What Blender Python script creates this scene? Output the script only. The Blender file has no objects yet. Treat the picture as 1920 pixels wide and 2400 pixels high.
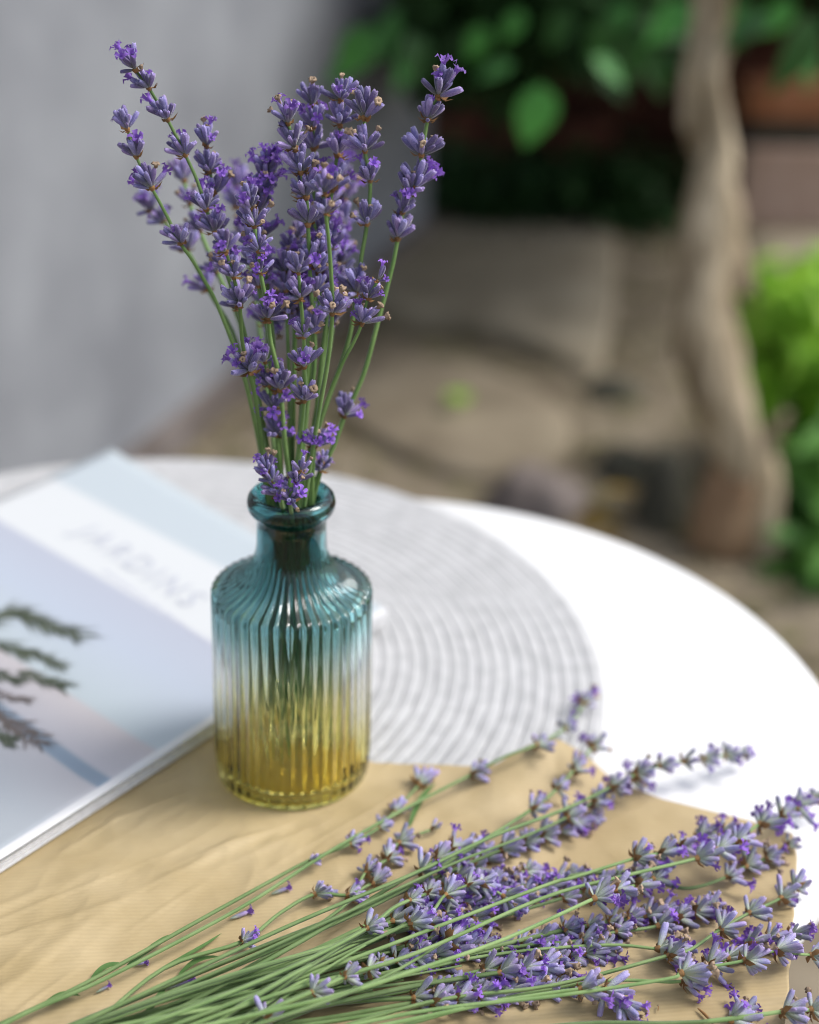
import bpy, math, random
from mathutils import Vector, Matrix, noise

rnd = random.Random(7)
R = math.radians
sc = bpy.context.scene
COL = sc.collection

# ------------------------------------------------------------------ camera
T = 0.72                                   # height of the table top
CAM = Vector((0, 0, T + 0.409))
PITCH, ROLL, FPX, PW, PH = R(26.5), R(-2.0), 3333.0, 1920.0, 2400.0
fwd = Vector((0, math.cos(PITCH), -math.sin(PITCH)))
_right = Vector((1, 0, 0))
_up = _right.cross(fwd)
cright = _right * math.cos(ROLL) - _up * math.sin(ROLL)
cup = _right * math.sin(ROLL) + _up * math.cos(ROLL)
cd = bpy.data.cameras.new('camera')
cam = bpy.data.objects.new('camera', cd)
COL.objects.link(cam)
m = Matrix((cright, cup, -fwd)).transposed().to_4x4()
m.translation = CAM
cam.matrix_world = m
cd.sensor_fit = 'VERTICAL'
cd.sensor_height = 36.0
cd.lens = FPX / PH * 36.0
cd.clip_start = 0.01
cd.clip_end = 500
cd.dof.use_dof = True
cd.dof.focus_distance = 0.550
cd.dof.aperture_fstop = 3.6
sc.camera = cam

# ------------------------------------------------------------------ world, sun, exposure
W = bpy.data.worlds.new('World')
sc.world = W
W.use_nodes = True
wt = W.node_tree
for n in list(wt.nodes):
    wt.nodes.remove(n)
SUN = Vector((0.62, 0.10, 0.78)).normalized()
sky = wt.nodes.new('ShaderNodeTexSky')
sky.sky_type = 'NISHITA'
sky.sun_disc = False
sky.sun_elevation = math.asin(SUN.z)
sky.sun_rotation = math.atan2(SUN.x, SUN.y)
sky.air_density = 1.0
sky.dust_density = 3.0
sky.ozone_density = 1.0
hs = wt.nodes.new('ShaderNodeHueSaturation')
hs.inputs['Saturation'].default_value = 0.55
bg = wt.nodes.new('ShaderNodeBackground')
bg.inputs['Strength'].default_value = 0.15
wo = wt.nodes.new('ShaderNodeOutputWorld')
wt.links.new(sky.outputs[0], hs.inputs['Color'])
wt.links.new(hs.outputs[0], bg.inputs[0])
wt.links.new(bg.outputs[0], wo.inputs[0])
sl = bpy.data.lights.new('sun', 'SUN')
sl.energy = 1.5
sl.angle = R(22)
sl.color = (1.0, 0.965, 0.92)
so = bpy.data.objects.new('sun', sl)
COL.objects.link(so)
so.rotation_euler = (-SUN).to_track_quat('-Z', 'Y').to_euler()
so.location = SUN * 8
sc.view_settings.view_transform = 'Standard'
sc.view_settings.look = 'None'
sc.view_settings.exposure = 0.62
sc.view_settings.gamma = 1
sc.view_settings.use_curve_mapping = False
sc.render.engine = 'CYCLES'
sc.cycles.use_denoising = True
sc.cycles.filter_width = 1.0
sc.cycles.max_bounces = 14
sc.cycles.transmission_bounces = 14
sc.cycles.transparent_max_bounces = 8
sc.cycles.caustics_refractive = True
sc.cycles.blur_glossy = 0.5
sc.cycles.sample_clamp_indirect = 8


# ------------------------------------------------------------------ helpers
def at(px, py, z=None, y=None):
    """the point where the sight line through a photo pixel meets height z or depth y"""
    d = cright * ((px - PW / 2) / FPX) - cup * ((py - PH / 2) / FPX) + fwd
    t = (z - CAM.z) / d.z if z is not None else (y - CAM.y) / d.y
    return CAM + d * t


def tag(o, label=None, cat=None, group=None, kind=None):
    if label: o['label'] = label
    if cat: o['category'] = cat
    if group: o['group'] = group
    if kind: o['kind'] = kind
    return o


def empty(name, loc=(0, 0, 0)):
    o = bpy.data.objects.new(name, None)
    o.location = loc
    o.empty_display_size = 0.02
    COL.objects.link(o)
    return o


def mesh(name, vs, fs, mat=None, smooth=True):
    me = bpy.data.meshes.new(name)
    me.from_pydata([tuple(v) for v in vs], [], fs)
    if smooth:
        me.polygons.foreach_set('use_smooth', [True] * len(me.polygons))
    if mat: me.materials.append(mat)
    me.update()
    return me


def put(name, me, parent=None, mat4=None):
    o = bpy.data.objects.new(name, me)
    if parent is not None: o.parent = parent
    if mat4 is not None: o.matrix_basis = mat4
    COL.objects.link(o)
    return o


class MB:
    def __init__(s): s.v, s.f = [], []

    def add(s, vs, fs):
        b = len(s.v)
        s.v += [Vector(v) for v in vs]
        s.f += [tuple(i + b for i in f) for f in fs]

    def tube(s, pts, rad, n=6, cap=True, spin=0.0, ridge=0.0):
        pts = [Vector(p) for p in pts]
        rs = rad if isinstance(rad, (list, tuple)) else [rad] * len(pts)
        b = len(s.v)
        nrm = None
        for i, p in enumerate(pts):
            t = (pts[min(i + 1, len(pts) - 1)] - pts[max(i - 1, 0)]).normalized()
            if nrm is None:
                nrm = t.orthogonal().normalized()
            nrm = (nrm - t * nrm.dot(t)).normalized()
            bn = t.cross(nrm)
            for k in range(n):
                a = 2 * math.pi * k / n + spin
                s.v.append(p + (nrm * math.cos(a) + bn * math.sin(a)) * rs[i] * (1 - ridge * (k % 2)))
        for i in range(len(pts) - 1):
            for k in range(n):
                a0, a1 = b + i * n + k, b + i * n + (k + 1) % n
                s.f.append((a0, a1, a1 + n, a0 + n))
        if cap:
            s.f.append(tuple(b + k for k in reversed(range(n))))
            e = b + (len(pts) - 1) * n
            s.f.append(tuple(e + k for k in range(n)))

    def lathe(s, prof, n=48, fn=None):
        b = len(s.v)
        for i, (r, z) in enumerate(prof):
            for k in range(n):
                a = 2 * math.pi * k / n
                rr = r if fn is None else fn(i, r, z, a)
                s.v.append(Vector((rr * math.cos(a), rr * math.sin(a), z)))
        for i in range(len(prof) - 1):
            for k in range(n):
                a0, a1 = b + i * n + k, b + i * n + (k + 1) % n
                s.f.append((a0, a1, a1 + n, a0 + n))
        return b

    def box(s, c, h, rot=None, jit=0.0, rg=None):
        vs = []
        for z in (-1, 1):
            for x, y in ((-1, -1), (1, -1), (1, 1), (-1, 1)):
                p = Vector((x * h[0], y * h[1], z * h[2]))
                if jit: p += Vector([rg.uniform(-jit, jit) for _ in range(3)])
                if rot: p = rot @ p
                vs.append(p + Vector(c))
        s.add(vs, [(3, 2, 1, 0), (4, 5, 6, 7), (0, 1, 5, 4), (1, 2, 6, 5), (2, 3, 7, 6), (3, 0, 4, 7)])

    def me(s, name, mat, smooth=True):
        return mesh(name, s.v, s.f, mat, smooth)


def crom(pts, per=5):
    """Catmull-Rom through the points"""
    P = [Vector(p) for p in pts]
    if len(P) < 3:
        return P
    out = []
    for i in range(len(P) - 1):
        p0 = P[i - 1] if i else P[0] * 2 - P[1]
        p1, p2 = P[i], P[i + 1]
        p3 = P[i + 2] if i + 2 < len(P) else P[-1] * 2 - P[-2]
        for k in range(per):
            t = k / per
            out.append(0.5 * ((2 * p1) + (p2 - p0) * t + (2 * p0 - 5 * p1 + 4 * p2 - p3) * t * t + (3 * p1 - p0 - 3 * p2 + p3) * t ** 3))
    out.append(P[-1])
    return out


def aim(d, spin=0.0):
    """rotation taking +Z to d"""
    d = Vector(d).normalized()
    x = d.orthogonal().normalized()
    y = d.cross(x)
    return Matrix((x, y, d)).transposed() @ Matrix.Rotation(spin, 3, 'Z')


def mat(name, col, rough=0.6, var=None, vscale=20.0, bump=0.0, bscale=60.0, spec=0.5, sheen=0.0, trans=0.0, detail=4.0, rand=0.0, coord='Object', second=None):
    """procedural material: noise between two colours, fine bump, per-object variation"""
    M = bpy.data.materials.new(name)
    M.use_nodes = True
    nt = M.node_tree
    b = nt.nodes['Principled BSDF']
    b.inputs['Roughness'].default_value = rough
    b.inputs['Specular IOR Level'].default_value = spec
    if sheen:
        b.inputs['Sheen Weight'].default_value = sheen
        b.inputs['Sheen Roughness'].default_value = 0.4
    tc = nt.nodes.new('ShaderNodeTexCoord')
    out = None
    if var:
        nz = nt.nodes.new('ShaderNodeTexNoise')
        nz.inputs['Scale'].default_value = vscale
        nz.inputs['Detail'].default_value = detail
        nt.links.new(tc.outputs[coord], nz.inputs['Vector'])
        rp = nt.nodes.new('ShaderNodeValToRGB')
        rp.color_ramp.elements[0].position = 0.32
        rp.color_ramp.elements[1].position = 0.68
        rp.color_ramp.elements[0].color = (*col, 1)
        rp.color_ramp.elements[1].color = (*var, 1)
        if second:
            e = rp.color_ramp.elements.new(0.5)
            e.color = (*second, 1)
        nt.links.new(nz.outputs['Fac'], rp.inputs[0])
        out = rp.outputs[0]
    if rand:
        oi = nt.nodes.new('ShaderNodeObjectInfo')
        h = nt.nodes.new('ShaderNodeHueSaturation')
        mr = nt.nodes.new('ShaderNodeMapRange')
        mr.inputs['To Min'].default_value = 1 - rand
        mr.inputs['To Max'].default_value = 1 + rand
        nt.links.new(oi.outputs['Random'], mr.inputs['Value'])
        nt.links.new(mr.outputs[0], h.inputs['Value'])
        if out: nt.links.new(out, h.inputs['Color'])
        else: h.inputs['Color'].default_value = (*col, 1)
        out = h.outputs[0]
    if out: nt.links.new(out, b.inputs['Base Color'])
    else: b.inputs['Base Color'].default_value = (*col, 1)
    if bump:
        n2 = nt.nodes.new('ShaderNodeTexNoise')
        n2.inputs['Scale'].default_value = bscale
        n2.inputs['Detail'].default_value = 6
        nt.links.new(tc.outputs[coord], n2.inputs['Vector'])
        bp = nt.nodes.new('ShaderNodeBump')
        bp.inputs['Strength'].default_value = bump
        bp.inputs['Distance'].default_value = 0.3 / bscale
        nt.links.new(n2.outputs['Fac'], bp.inputs['Height'])
        nt.links.new(bp.outputs[0], b.inputs['Normal'])
    if trans:
        tr = nt.nodes.new('ShaderNodeBsdfTranslucent')
        mx = nt.nodes.new('ShaderNodeMixShader')
        mx.inputs[0].default_value = trans
        if out: nt.links.new(out, tr.inputs[0])
        else: tr.inputs[0].default_value = (*col, 1)
        nt.links.new(b.outputs[0], mx.inputs[1])
        nt.links.new(tr.outputs[0], mx.inputs[2])
        nt.links.new(mx.outputs[0], nt.nodes['Material Output'].inputs[0])
    return M


def ramp_mat(name, axis, stops, rough=0.6, sheen=0.0, rand=0.0, huer=0.0, bump=0.0, bscale=900.0, trans=0.0, spec=0.4):
    """colour along one Generated axis (calyx from green base to violet tip)"""
    M = bpy.data.materials.new(name)
    M.use_nodes = True
    nt = M.node_tree
    b = nt.nodes['Principled BSDF']
    b.inputs['Roughness'].default_value = rough
    b.inputs['Specular IOR Level'].default_value = spec
    b.inputs['Sheen Weight'].default_value = sheen
    b.inputs['Sheen Roughness'].default_value = 0.35
    tc = nt.nodes.new('ShaderNodeTexCoord')
    sp = nt.nodes.new('ShaderNodeSeparateXYZ')
    nt.links.new(tc.outputs['Generated'], sp.inputs[0])
    nz = nt.nodes.new('ShaderNodeTexNoise')
    nz.inputs['Scale'].default_value = 5
    nz.inputs['Detail'].default_value = 5
    nz.inputs['Roughness'].default_value = 0.7
    nt.links.new(tc.outputs['Generated'], nz.inputs['Vector'])
    ad = nt.nodes.new('ShaderNodeMath')
    ad.operation = 'MULTIPLY_ADD'
    ad.inputs[1].default_value = 0.75
    nt.links.new(nz.outputs['Fac'], ad.inputs[0])
    nt.links.new(sp.outputs[axis], ad.inputs[2])
    oi = nt.nodes.new('ShaderNodeObjectInfo')
    ad2 = nt.nodes.new('ShaderNodeMath')
    ad2.operation = 'MULTIPLY_ADD'
    ad2.inputs[1].default_value = 0.3
    nt.links.new(oi.outputs['Random'], ad2.inputs[0])
    nt.links.new(ad.outputs[0], ad2.inputs[2])
    mr0 = nt.nodes.new('ShaderNodeMath')
    mr0.operation = 'ADD'
    mr0.inputs[1].default_value = -0.52
    nt.links.new(ad2.outputs[0], mr0.inputs[0])
    rp = nt.nodes.new('ShaderNodeValToRGB')
    el = rp.color_ramp.elements
    el[0].position, el[0].color = stops[0][0], (*stops[0][1], 1)
    el[1].position, el[1].color = stops[-1][0], (*stops[-1][1], 1)
    for p, c in stops[1:-1]:
        e = el.new(p)
        e.color = (*c, 1)
    nt.links.new(mr0.outputs[0], rp.inputs[0])
    fz = nt.nodes.new('ShaderNodeTexNoise')
    fz.inputs['Scale'].default_value = 13
    fz.inputs['Detail'].default_value = 2
    nt.links.new(tc.outputs['Generated'], fz.inputs['Vector'])
    fzr = nt.nodes.new('ShaderNodeMapRange')
    fzr.inputs['From Min'].default_value = 0.48
    fzr.inputs['From Max'].default_value = 0.70
    fzr.inputs['To Max'].default_value = 0.55
    nt.links.new(fz.outputs['Fac'], fzr.inputs['Value'])
    fzm = nt.nodes.new('ShaderNodeMix')
    fzm.data_type = 'RGBA'
    fzm.inputs[7].default_value = (0.42, 0.39, 0.56, 1)
    nt.links.new(fzr.outputs[0], fzm.inputs[0])
    nt.links.new(rp.outputs[0], fzm.inputs[6])
    h = nt.nodes.new('ShaderNodeHueSaturation')
    fr = nt.nodes.new('ShaderNodeMath')
    fr.operation = 'MULTIPLY'
    fr.inputs[1].default_value = 7.31
    nt.links.new(oi.outputs['Random'], fr.inputs[0])
    fc = nt.nodes.new('ShaderNodeMath')
    fc.operation = 'FRACT'
    nt.links.new(fr.outputs[0], fc.inputs[0])
    for sock, lo, hi, src in (('Value', 1 - rand, 1 + rand, oi.outputs['Random']), ('Hue', 0.5 - huer, 0.5 + huer, fc.outputs[0])):
        mr = nt.nodes.new('ShaderNodeMapRange')
        mr.inputs['To Min'].default_value = lo
        mr.inputs['To Max'].default_value = hi
        nt.links.new(src, mr.inputs['Value'])
        nt.links.new(mr.outputs[0], h.inputs[sock])
    nt.links.new(fzm.outputs[2], h.inputs['Color'])
    nt.links.new(h.outputs[0], b.inputs['Base Color'])
    if bump:
        n2 = nt.nodes.new('ShaderNodeTexNoise')
        n2.inputs['Scale'].default_value = bscale
        n2.inputs['Detail'].default_value = 3
        nt.links.new(tc.outputs['Object'], n2.inputs['Vector'])
        bp = nt.nodes.new('ShaderNodeBump')
        bp.inputs['Strength'].default_value = bump
        bp.inputs['Distance'].default_value = 0.25
        nt.links.new(n2.outputs['Fac'], bp.inputs['Height'])
        nt.links.new(bp.outputs[0], b.inputs['Normal'])
    if trans:
        tr = nt.nodes.new('ShaderNodeBsdfTranslucent')
        mx = nt.nodes.new('ShaderNodeMixShader')
        mx.inputs[0].default_value = trans
        nt.links.new(h.outputs[0], tr.inputs[0])
        nt.links.new(b.outputs[0], mx.inputs[1])
        nt.links.new(tr.outputs[0], mx.inputs[2])
        nt.links.new(mx.outputs[0], nt.nodes['Material Output'].inputs[0])
    return M


# ------------------------------------------------------------------ materials
m_soil = mat('garden_soil', (0.13, 0.105, 0.072), 0.95, (0.26, 0.22, 0.16), 5.5, 0.6, 40, 0.2, detail=8, second=(0.19, 0.158, 0.112))
m_slab = mat('worn_stone', (0.24, 0.205, 0.145), 0.9, (0.35, 0.305, 0.225), 7, 0.5, 45, 0.2, detail=7, rand=0.1)
m_slab_low = mat('brown_stone', (0.16, 0.13, 0.09), 0.95, (0.26, 0.22, 0.158), 6, 0.5, 45, 0.2, detail=7)
m_wall = mat('grey_render', (0.20, 0.21, 0.232), 0.95, (0.29, 0.305, 0.33), 4.5, 0.35, 120, 0.2, detail=5)
m_foot_strip = mat('dirt_and_shade_strip', (0.13, 0.11, 0.10), 0.95, (0.22, 0.195, 0.185), 6, 0.5, 60, 0.2)  # dark tone puts dirt and joint shade into the colour at the wall foot
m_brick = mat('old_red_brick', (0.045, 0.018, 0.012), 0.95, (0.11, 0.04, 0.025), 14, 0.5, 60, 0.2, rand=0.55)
m_brick_orange = mat('orange_brick', (0.30, 0.12, 0.055), 0.9, (0.42, 0.19, 0.10), 18, 0.5, 60, 0.2)
m_brick_pink = mat('pink_brick', (0.42, 0.29, 0.22), 0.9, (0.52, 0.38, 0.31), 14, 0.5, 60, 0.2)
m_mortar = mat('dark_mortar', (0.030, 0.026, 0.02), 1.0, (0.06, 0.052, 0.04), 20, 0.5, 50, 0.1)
m_rock = mat('purple_grey_rock', (0.11, 0.09, 0.08), 0.9, (0.23, 0.195, 0.18), 12, 0.7, 50, 0.3)
m_sand = mat('sandstone', (0.21, 0.13, 0.075), 0.9, (0.34, 0.23, 0.14), 14, 0.6, 50, 0.2)
m_gap = mat('shaded_gap_fill', (0.045, 0.045, 0.036), 0.95, (0.10, 0.095, 0.07), 14, 0.6, 50, 0.2)  # dark tone standing in for the shade inside gaps and holes
m_bark = mat('pale_bark', (0.14, 0.10, 0.055), 0.95, (0.58, 0.49, 0.35), 8, 1.0, 30, 0.2, detail=6, second=(0.38, 0.31, 0.21))
_nt = m_bark.node_tree
_mp = _nt.nodes.new('ShaderNodeMapping')
_mp.inputs['Scale'].default_value = (3.2, 3.2, 0.55)
_tc = [n for n in _nt.nodes if n.type == 'TEX_COORD'][0]
_nt.links.new(_tc.outputs['Object'], _mp.inputs['Vector'])
for _n in [n for n in _nt.nodes if n.type == 'TEX_NOISE']: _nt.links.new(_mp.outputs[0], _n.inputs['Vector'])
m_leaf = mat('climber_leaf', (0.03, 0.13, 0.025), 0.5, (0.06, 0.23, 0.045), 12, 0.2, 80, 0.5, trans=0.3, rand=0.65)
m_leafd = mat('shade_leaf', (0.014, 0.042, 0.011), 0.6, (0.03, 0.08, 0.02), 12, 0.2, 80, 0.2, trans=0.1)  # darkened leaf green: shade under the crown put into the colour
m_lime = mat('lime_leaf', (0.25, 0.54, 0.05), 0.55, (0.44, 0.70, 0.08), 9, 0.2, 80, 0.4, trans=0.5)
m_mid = mat('mid_green_leaf', (0.06, 0.20, 0.03), 0.55, (0.14, 0.32, 0.05), 12, 0.2, 80, 0.4, trans=0.3)
m_litter = mat('dead_leaf', (0.20, 0.12, 0.03), 0.8, (0.33, 0.24, 0.06), 20, 0.2, 80, 0.3, trans=0.2, rand=0.3)
m_white = mat('white_painted_metal', (0.70, 0.71, 0.715), 0.38, (0.78, 0.785, 0.78), 9, 0.02, 200, 0.5)
m_cord = mat('pale_grey_cord', (0.42, 0.425, 0.43), 0.9, (0.51, 0.515, 0.52), 90, 0.3, 700, 0.2, rand=0.02)
m_page = mat('page_edges', (0.56, 0.56, 0.57), 0.7, (0.66, 0.66, 0.67), 300, 0, 60, 0.3)
m_print_title = mat('grey_print', (0.43, 0.455, 0.52), 0.5, (0.46, 0.485, 0.55), 60)
m_print_small = mat('pale_grey_print', (0.48, 0.50, 0.58), 0.5, (0.52, 0.54, 0.60), 60)
m_print_twig = mat('dark_green_print', (0.03, 0.042, 0.022), 0.5, (0.10, 0.12, 0.08), 150)
m_print_brown = mat('brown_print', (0.09, 0.075, 0.06), 0.5, (0.16, 0.13, 0.12), 90)
m_stem = mat('lavender_stem', (0.105, 0.20, 0.052), 0.6, (0.17, 0.28, 0.085), 60, 0.15, 900, 0.35, sheen=0.2, rand=0.22)
m_stem_lie = mat('cut_stem', (0.125, 0.215, 0.068), 0.6, (0.215, 0.31, 0.12), 60, 0.15, 900, 0.35, sheen=0.25, rand=0.32)
m_leafstem = mat('stem_leaf', (0.075, 0.17, 0.045), 0.6, (0.12, 0.23, 0.07), 200, 0.1, 900, 0.35, trans=0.2)
m_bract = mat('dry_bract', (0.20, 0.10, 0.035), 0.8, (0.36, 0.21, 0.09), 400, 0, 60, 0.3, trans=0.15, rand=0.3)
m_dried = mat('withered_corolla', (0.34, 0.24, 0.16), 0.85, (0.52, 0.40, 0.29), 500, 0, 60, 0.2, trans=0.2, rand=0.25)
m_corolla = mat('violet_corolla', (0.19, 0.08, 0.46), 0.55, (0.34, 0.18, 0.64), 400, 0, 60, 0.3, sheen=0.2, trans=0.3, rand=0.4)
m_calyx = ramp_mat('standing_calyx', 'Z', [(0.0, (0.21, 0.255, 0.16)), (0.16, (0.20, 0.205, 0.24)), (0.36, (0.165, 0.14, 0.28)), (0.72, (0.17, 0.13, 0.335)), (1.0, (0.30, 0.24, 0.50))], 0.8, 0.5, 0.42, 0.022, 0.25, 22)
m_calyx_lie = ramp_mat('lying_calyx', 'Z', [(0.0, (0.36, 0.45, 0.26)), (0.36, (0.36, 0.42, 0.34)), (0.60, (0.29, 0.29, 0.40)), (0.84, (0.25, 0.21, 0.42)), (1.0, (0.33, 0.27, 0.50))], 0.8, 0.45, 0.36, 0.022, 0.2, 22)

# kraft paper: laid lines, fibre mottling
m_kraft = bpy.data.materials.new('kraft_paper')
m_kraft.use_nodes = True
nt = m_kraft.node_tree
b = nt.nodes['Principled BSDF']
b.inputs['Roughness'].default_value = 0.62
b.inputs['Specular IOR Level'].default_value = 0.35
tc = nt.nodes.new('ShaderNodeTexCoord')
nz = nt.nodes.new('ShaderNodeTexNoise')
nz.inputs['Scale'].default_value = 26
nz.inputs['Detail'].default_value = 9
rp = nt.nodes.new('ShaderNodeValToRGB')
rp.color_ramp.elements[0].position, rp.color_ramp.elements[0].color = 0.3, (0.385, 0.295, 0.150, 1)
rp.color_ramp.elements[1].position, rp.color_ramp.elements[1].color = 0.72, (0.51, 0.405, 0.235, 1)
wv = nt.nodes.new('ShaderNodeTexWave')
wv.wave_type = 'BANDS'
wv.bands_direction = 'Y'
wv.inputs['Scale'].default_value = 165
wv.inputs['Distortion'].default_value = 1.2
wv.inputs['Detail'].default_value = 2
mp = nt.nodes.new('ShaderNodeMapping')
mp.inputs['Rotation'].default_value[2] = R(-8)
mx = nt.nodes.new('ShaderNodeMix')
mx.data_type = 'RGBA'
mx.blend_type = 'MULTIPLY'
mx.inputs[0].default_value = 0.05
nt.links.new(tc.outputs['Object'], nz.inputs['Vector'])
nt.links.new(tc.outputs['Object'], mp.inputs['Vector'])
nt.links.new(mp.outputs[0], wv.inputs['Vector'])
nt.links.new(nz.outputs['Fac'], rp.inputs[0])
nt.links.new(rp.outputs[0], mx.inputs[6])
nt.links.new(wv.outputs['Color'], mx.inputs[7])
nt.links.new(mx.outputs[2], b.inputs['Base Color'])
bp = nt.nodes.new('ShaderNodeBump')
bp.inputs['Strength'].default_value = 0.09
bp.inputs['Distance'].default_value = 0.0006
nt.links.new(wv.outputs['Fac'], bp.inputs['Height'])
n3 = nt.nodes.new('ShaderNodeTexNoise')
n3.inputs['Scale'].default_value = 420
n3.inputs['Detail'].default_value = 4
nt.links.new(tc.outputs['Object'], n3.inputs['Vector'])
bp2 = nt.nodes.new('ShaderNodeBump')
bp2.inputs['Strength'].default_value = 0.2
bp2.inputs['Distance'].default_value = 0.0005
nt.links.new(n3.outputs['Fac'], bp2.inputs['Height'])
nt.links.new(bp.outputs[0], bp2.inputs['Normal'])
wn_ = nt.nodes.new('ShaderNodeTexNoise')
wn_.inputs['Scale'].default_value = 18
wn_.inputs['Detail'].default_value = 3
nt.links.new(tc.outputs['Object'], wn_.inputs['Vector'])
wm = nt.nodes.new('ShaderNodeVectorMath')
wm.operation = 'MULTIPLY_ADD'
wm.inputs[1].default_value = (0.03, 0.03, 0.03)
nt.links.new(wn_.outputs['Color'], wm.inputs[0])
nt.links.new(tc.outputs['Object'], wm.inputs[2])
prev = bp2
for scl, dist, st in ((20, 0.0034, 0.6), (55, 0.0012, 0.5)):
    vo = nt.nodes.new('ShaderNodeTexVoronoi')
    vo.feature = 'F1'
    vo.inputs['Scale'].default_value = scl
    nt.links.new(wm.outputs[0], vo.inputs['Vector'])
    b3 = nt.nodes.new('ShaderNodeBump')
    b3.inputs['Strength'].default_value = st
    b3.inputs['Distance'].default_value = dist
    nt.links.new(vo.outputs['Distance'], b3.inputs['Height'])
    nt.links.new(prev.outputs[0], b3.inputs['Normal'])
    prev = b3
nt.links.new(prev.outputs[0], b.inputs['Normal'])

# glass: teal above, clear in the middle, amber at the foot
m_glass = bpy.data.materials.new('tinted_glass')
m_glass.use_nodes = True
nt = m_glass.node_tree
b = nt.nodes['Principled BSDF']
b.inputs['Roughness'].default_value = 0.03
b.inputs['Transmission Weight'].default_value = 1.0
b.inputs['IOR'].default_value = 1.48
b.inputs['Coat Weight'].default_value = 0.0
b.inputs['Coat IOR'].default_value = 1.8
b.inputs['Coat Roughness'].default_value = 0.06
tc = nt.nodes.new('ShaderNodeTexCoord')
sp = nt.nodes.new('ShaderNodeSeparateXYZ')
nz = nt.nodes.new('ShaderNodeTexNoise')
nz.inputs['Scale'].default_value = 35
ma = nt.nodes.new('ShaderNodeMath')
ma.operation = 'MULTIPLY_ADD'
ma.inputs[1].default_value = 0.016
mr = nt.nodes.new('ShaderNodeMapRange')
mr.inputs['From Min'].default_value = 0.008
mr.inputs['From Max'].default_value = 0.150
rp = nt.nodes.new('ShaderNodeValToRGB')
el = rp.color_ramp.elements
el[0].position, el[0].color = 0.0, (1.0, 0.93, 0.36, 1)
el[1].position, el[1].color = 1.0, (0.07, 0.26, 0.28, 1)
for p, c in ((0.07, (1.0, 0.90, 0.28)), (0.17, (0.995, 0.91, 0.40)), (0.27, (0.98, 0.96, 0.78)), (0.40, (0.95, 0.96, 0.91)), (0.49, (0.74, 0.86, 0.86)), (0.59, (0.30, 0.53, 0.54)), (0.75, (0.13, 0.35, 0.37))):
    e = el.new(p)
    e.color = (*c, 1)
nt.links.new(tc.outputs['Object'], sp.inputs[0])
nt.links.new(tc.outputs['Object'], nz.inputs['Vector'])
nt.links.new(nz.outputs['Fac'], ma.inputs[0])
nt.links.new(sp.outputs['Z'], ma.inputs[2])
nt.links.new(ma.outputs[0], mr.inputs['Value'])
nt.links.new(mr.outputs[0], rp.inputs[0])
nt.links.new(rp.outputs[0], b.inputs['Base Color'])

# magazine cover: printed bands, in metres across the cover (UV)
m_cover = bpy.data.materials.new('printed_cover')
m_cover.use_nodes = True
nt = m_cover.node_tree
b = nt.nodes['Principled BSDF']
b.inputs['Roughness'].default_value = 0.38
b.inputs['Specular IOR Level'].default_value = 0.4
uv = nt.nodes.new('ShaderNodeUVMap')
uv.uv_map = 'cover'
sp = nt.nodes.new('ShaderNodeSeparateXYZ')
nt.links.new(uv.outputs[0], sp.inputs[0])
ma = nt.nodes.new('ShaderNodeMath')
ma.operation = 'MULTIPLY_ADD'
ma.inputs[1].default_value = -0.08
nt.links.new(sp.outputs['X'], ma.inputs[0])
nt.links.new(sp.outputs['Y'], ma.inputs[2])
mr = nt.nodes.new('ShaderNodeMapRange')
mr.inputs['From Max'].default_value = 0.30
nt.links.new(ma.outputs[0], mr.inputs['Value'])
rp = nt.nodes.new('ShaderNodeValToRGB')
el = rp.color_ramp.elements
def bpos(v): return v / 0.30
stops = [(0.0, (0.452, 0.510, 0.547)), (0.030, (0.452, 0.510, 0.547)), (0.033, (0.593, 0.616, 0.627)), (0.087, (0.593, 0.616, 0.627)), (0.090, (0.402, 0.430, 0.506)), (0.125, (0.413, 0.463, 0.544)), (0.168, (0.429, 0.492, 0.521)), (0.171, (0.478, 0.450, 0.461)), (0.196, (0.453, 0.450, 0.487)), (0.1985, (0.224, 0.290, 0.366)), (0.2045, (0.224, 0.290, 0.366)), (0.2065, (0.451, 0.448, 0.476)), (0.235, (0.410, 0.442, 0.479)), (0.30, (0.386, 0.435, 0.464))]
el[0].position, el[0].color = 0, (*stops[0][1], 1)
el[1].position, el[1].color = 1, (*stops[-1][1], 1)
for p, c in stops[1:-1]:
    e = el.new(bpos(p))
    e.color = (*c, 1)
nt.links.new(mr.outputs[0], rp.inputs[0])
# white margin along the right-hand edge of the cover
gt = nt.nodes.new('ShaderNodeMapRange')
gt.inputs['From Min'].default_value = 0.005
gt.inputs['From Max'].default_value = 0.0055
nt.links.new(sp.outputs['X'], gt.inputs['Value'])
mx = nt.nodes.new('ShaderNodeMix')
mx.data_type = 'RGBA'
mx.inputs[6].default_value = (0.60, 0.605, 0.62, 1)
nt.links.new(gt.outputs[0], mx.inputs[0])
nt.links.new(rp.outputs[0], mx.inputs[7])
nt.links.new(mx.outputs[2], b.inputs['Base Color'])

# ------------------------------------------------------------------ ground
def gh(x, y):
    return 0.03 * noise.noise(Vector((x * 1.3, y * 1.3, 0))) + 0.012 * noise.noise(Vector((x * 6, y * 6, 3)))

xs = [-60, -25, -10, -5] + [-3 + 0.08 * i for i in range(80)] + [4, 6, 10, 25, 60]
ys = [-60, -25, -10, -4, -2] + [-1 + 0.08 * i for i in range(88)] + [6.5, 8, 12, 25, 60, 140]
vs, fs = [], []
for y in ys:
    for x in xs:
        vs.append((x, y, gh(x, y)))
nx = len(xs)
for j in range(len(ys) - 1):
    for i in range(nx - 1):
        a = j * nx + i
        fs.append((a, a + 1, a + nx + 1, a + nx))
tag(put('ground', mesh('ground', vs, fs, m_soil)), kind='structure')

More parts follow.
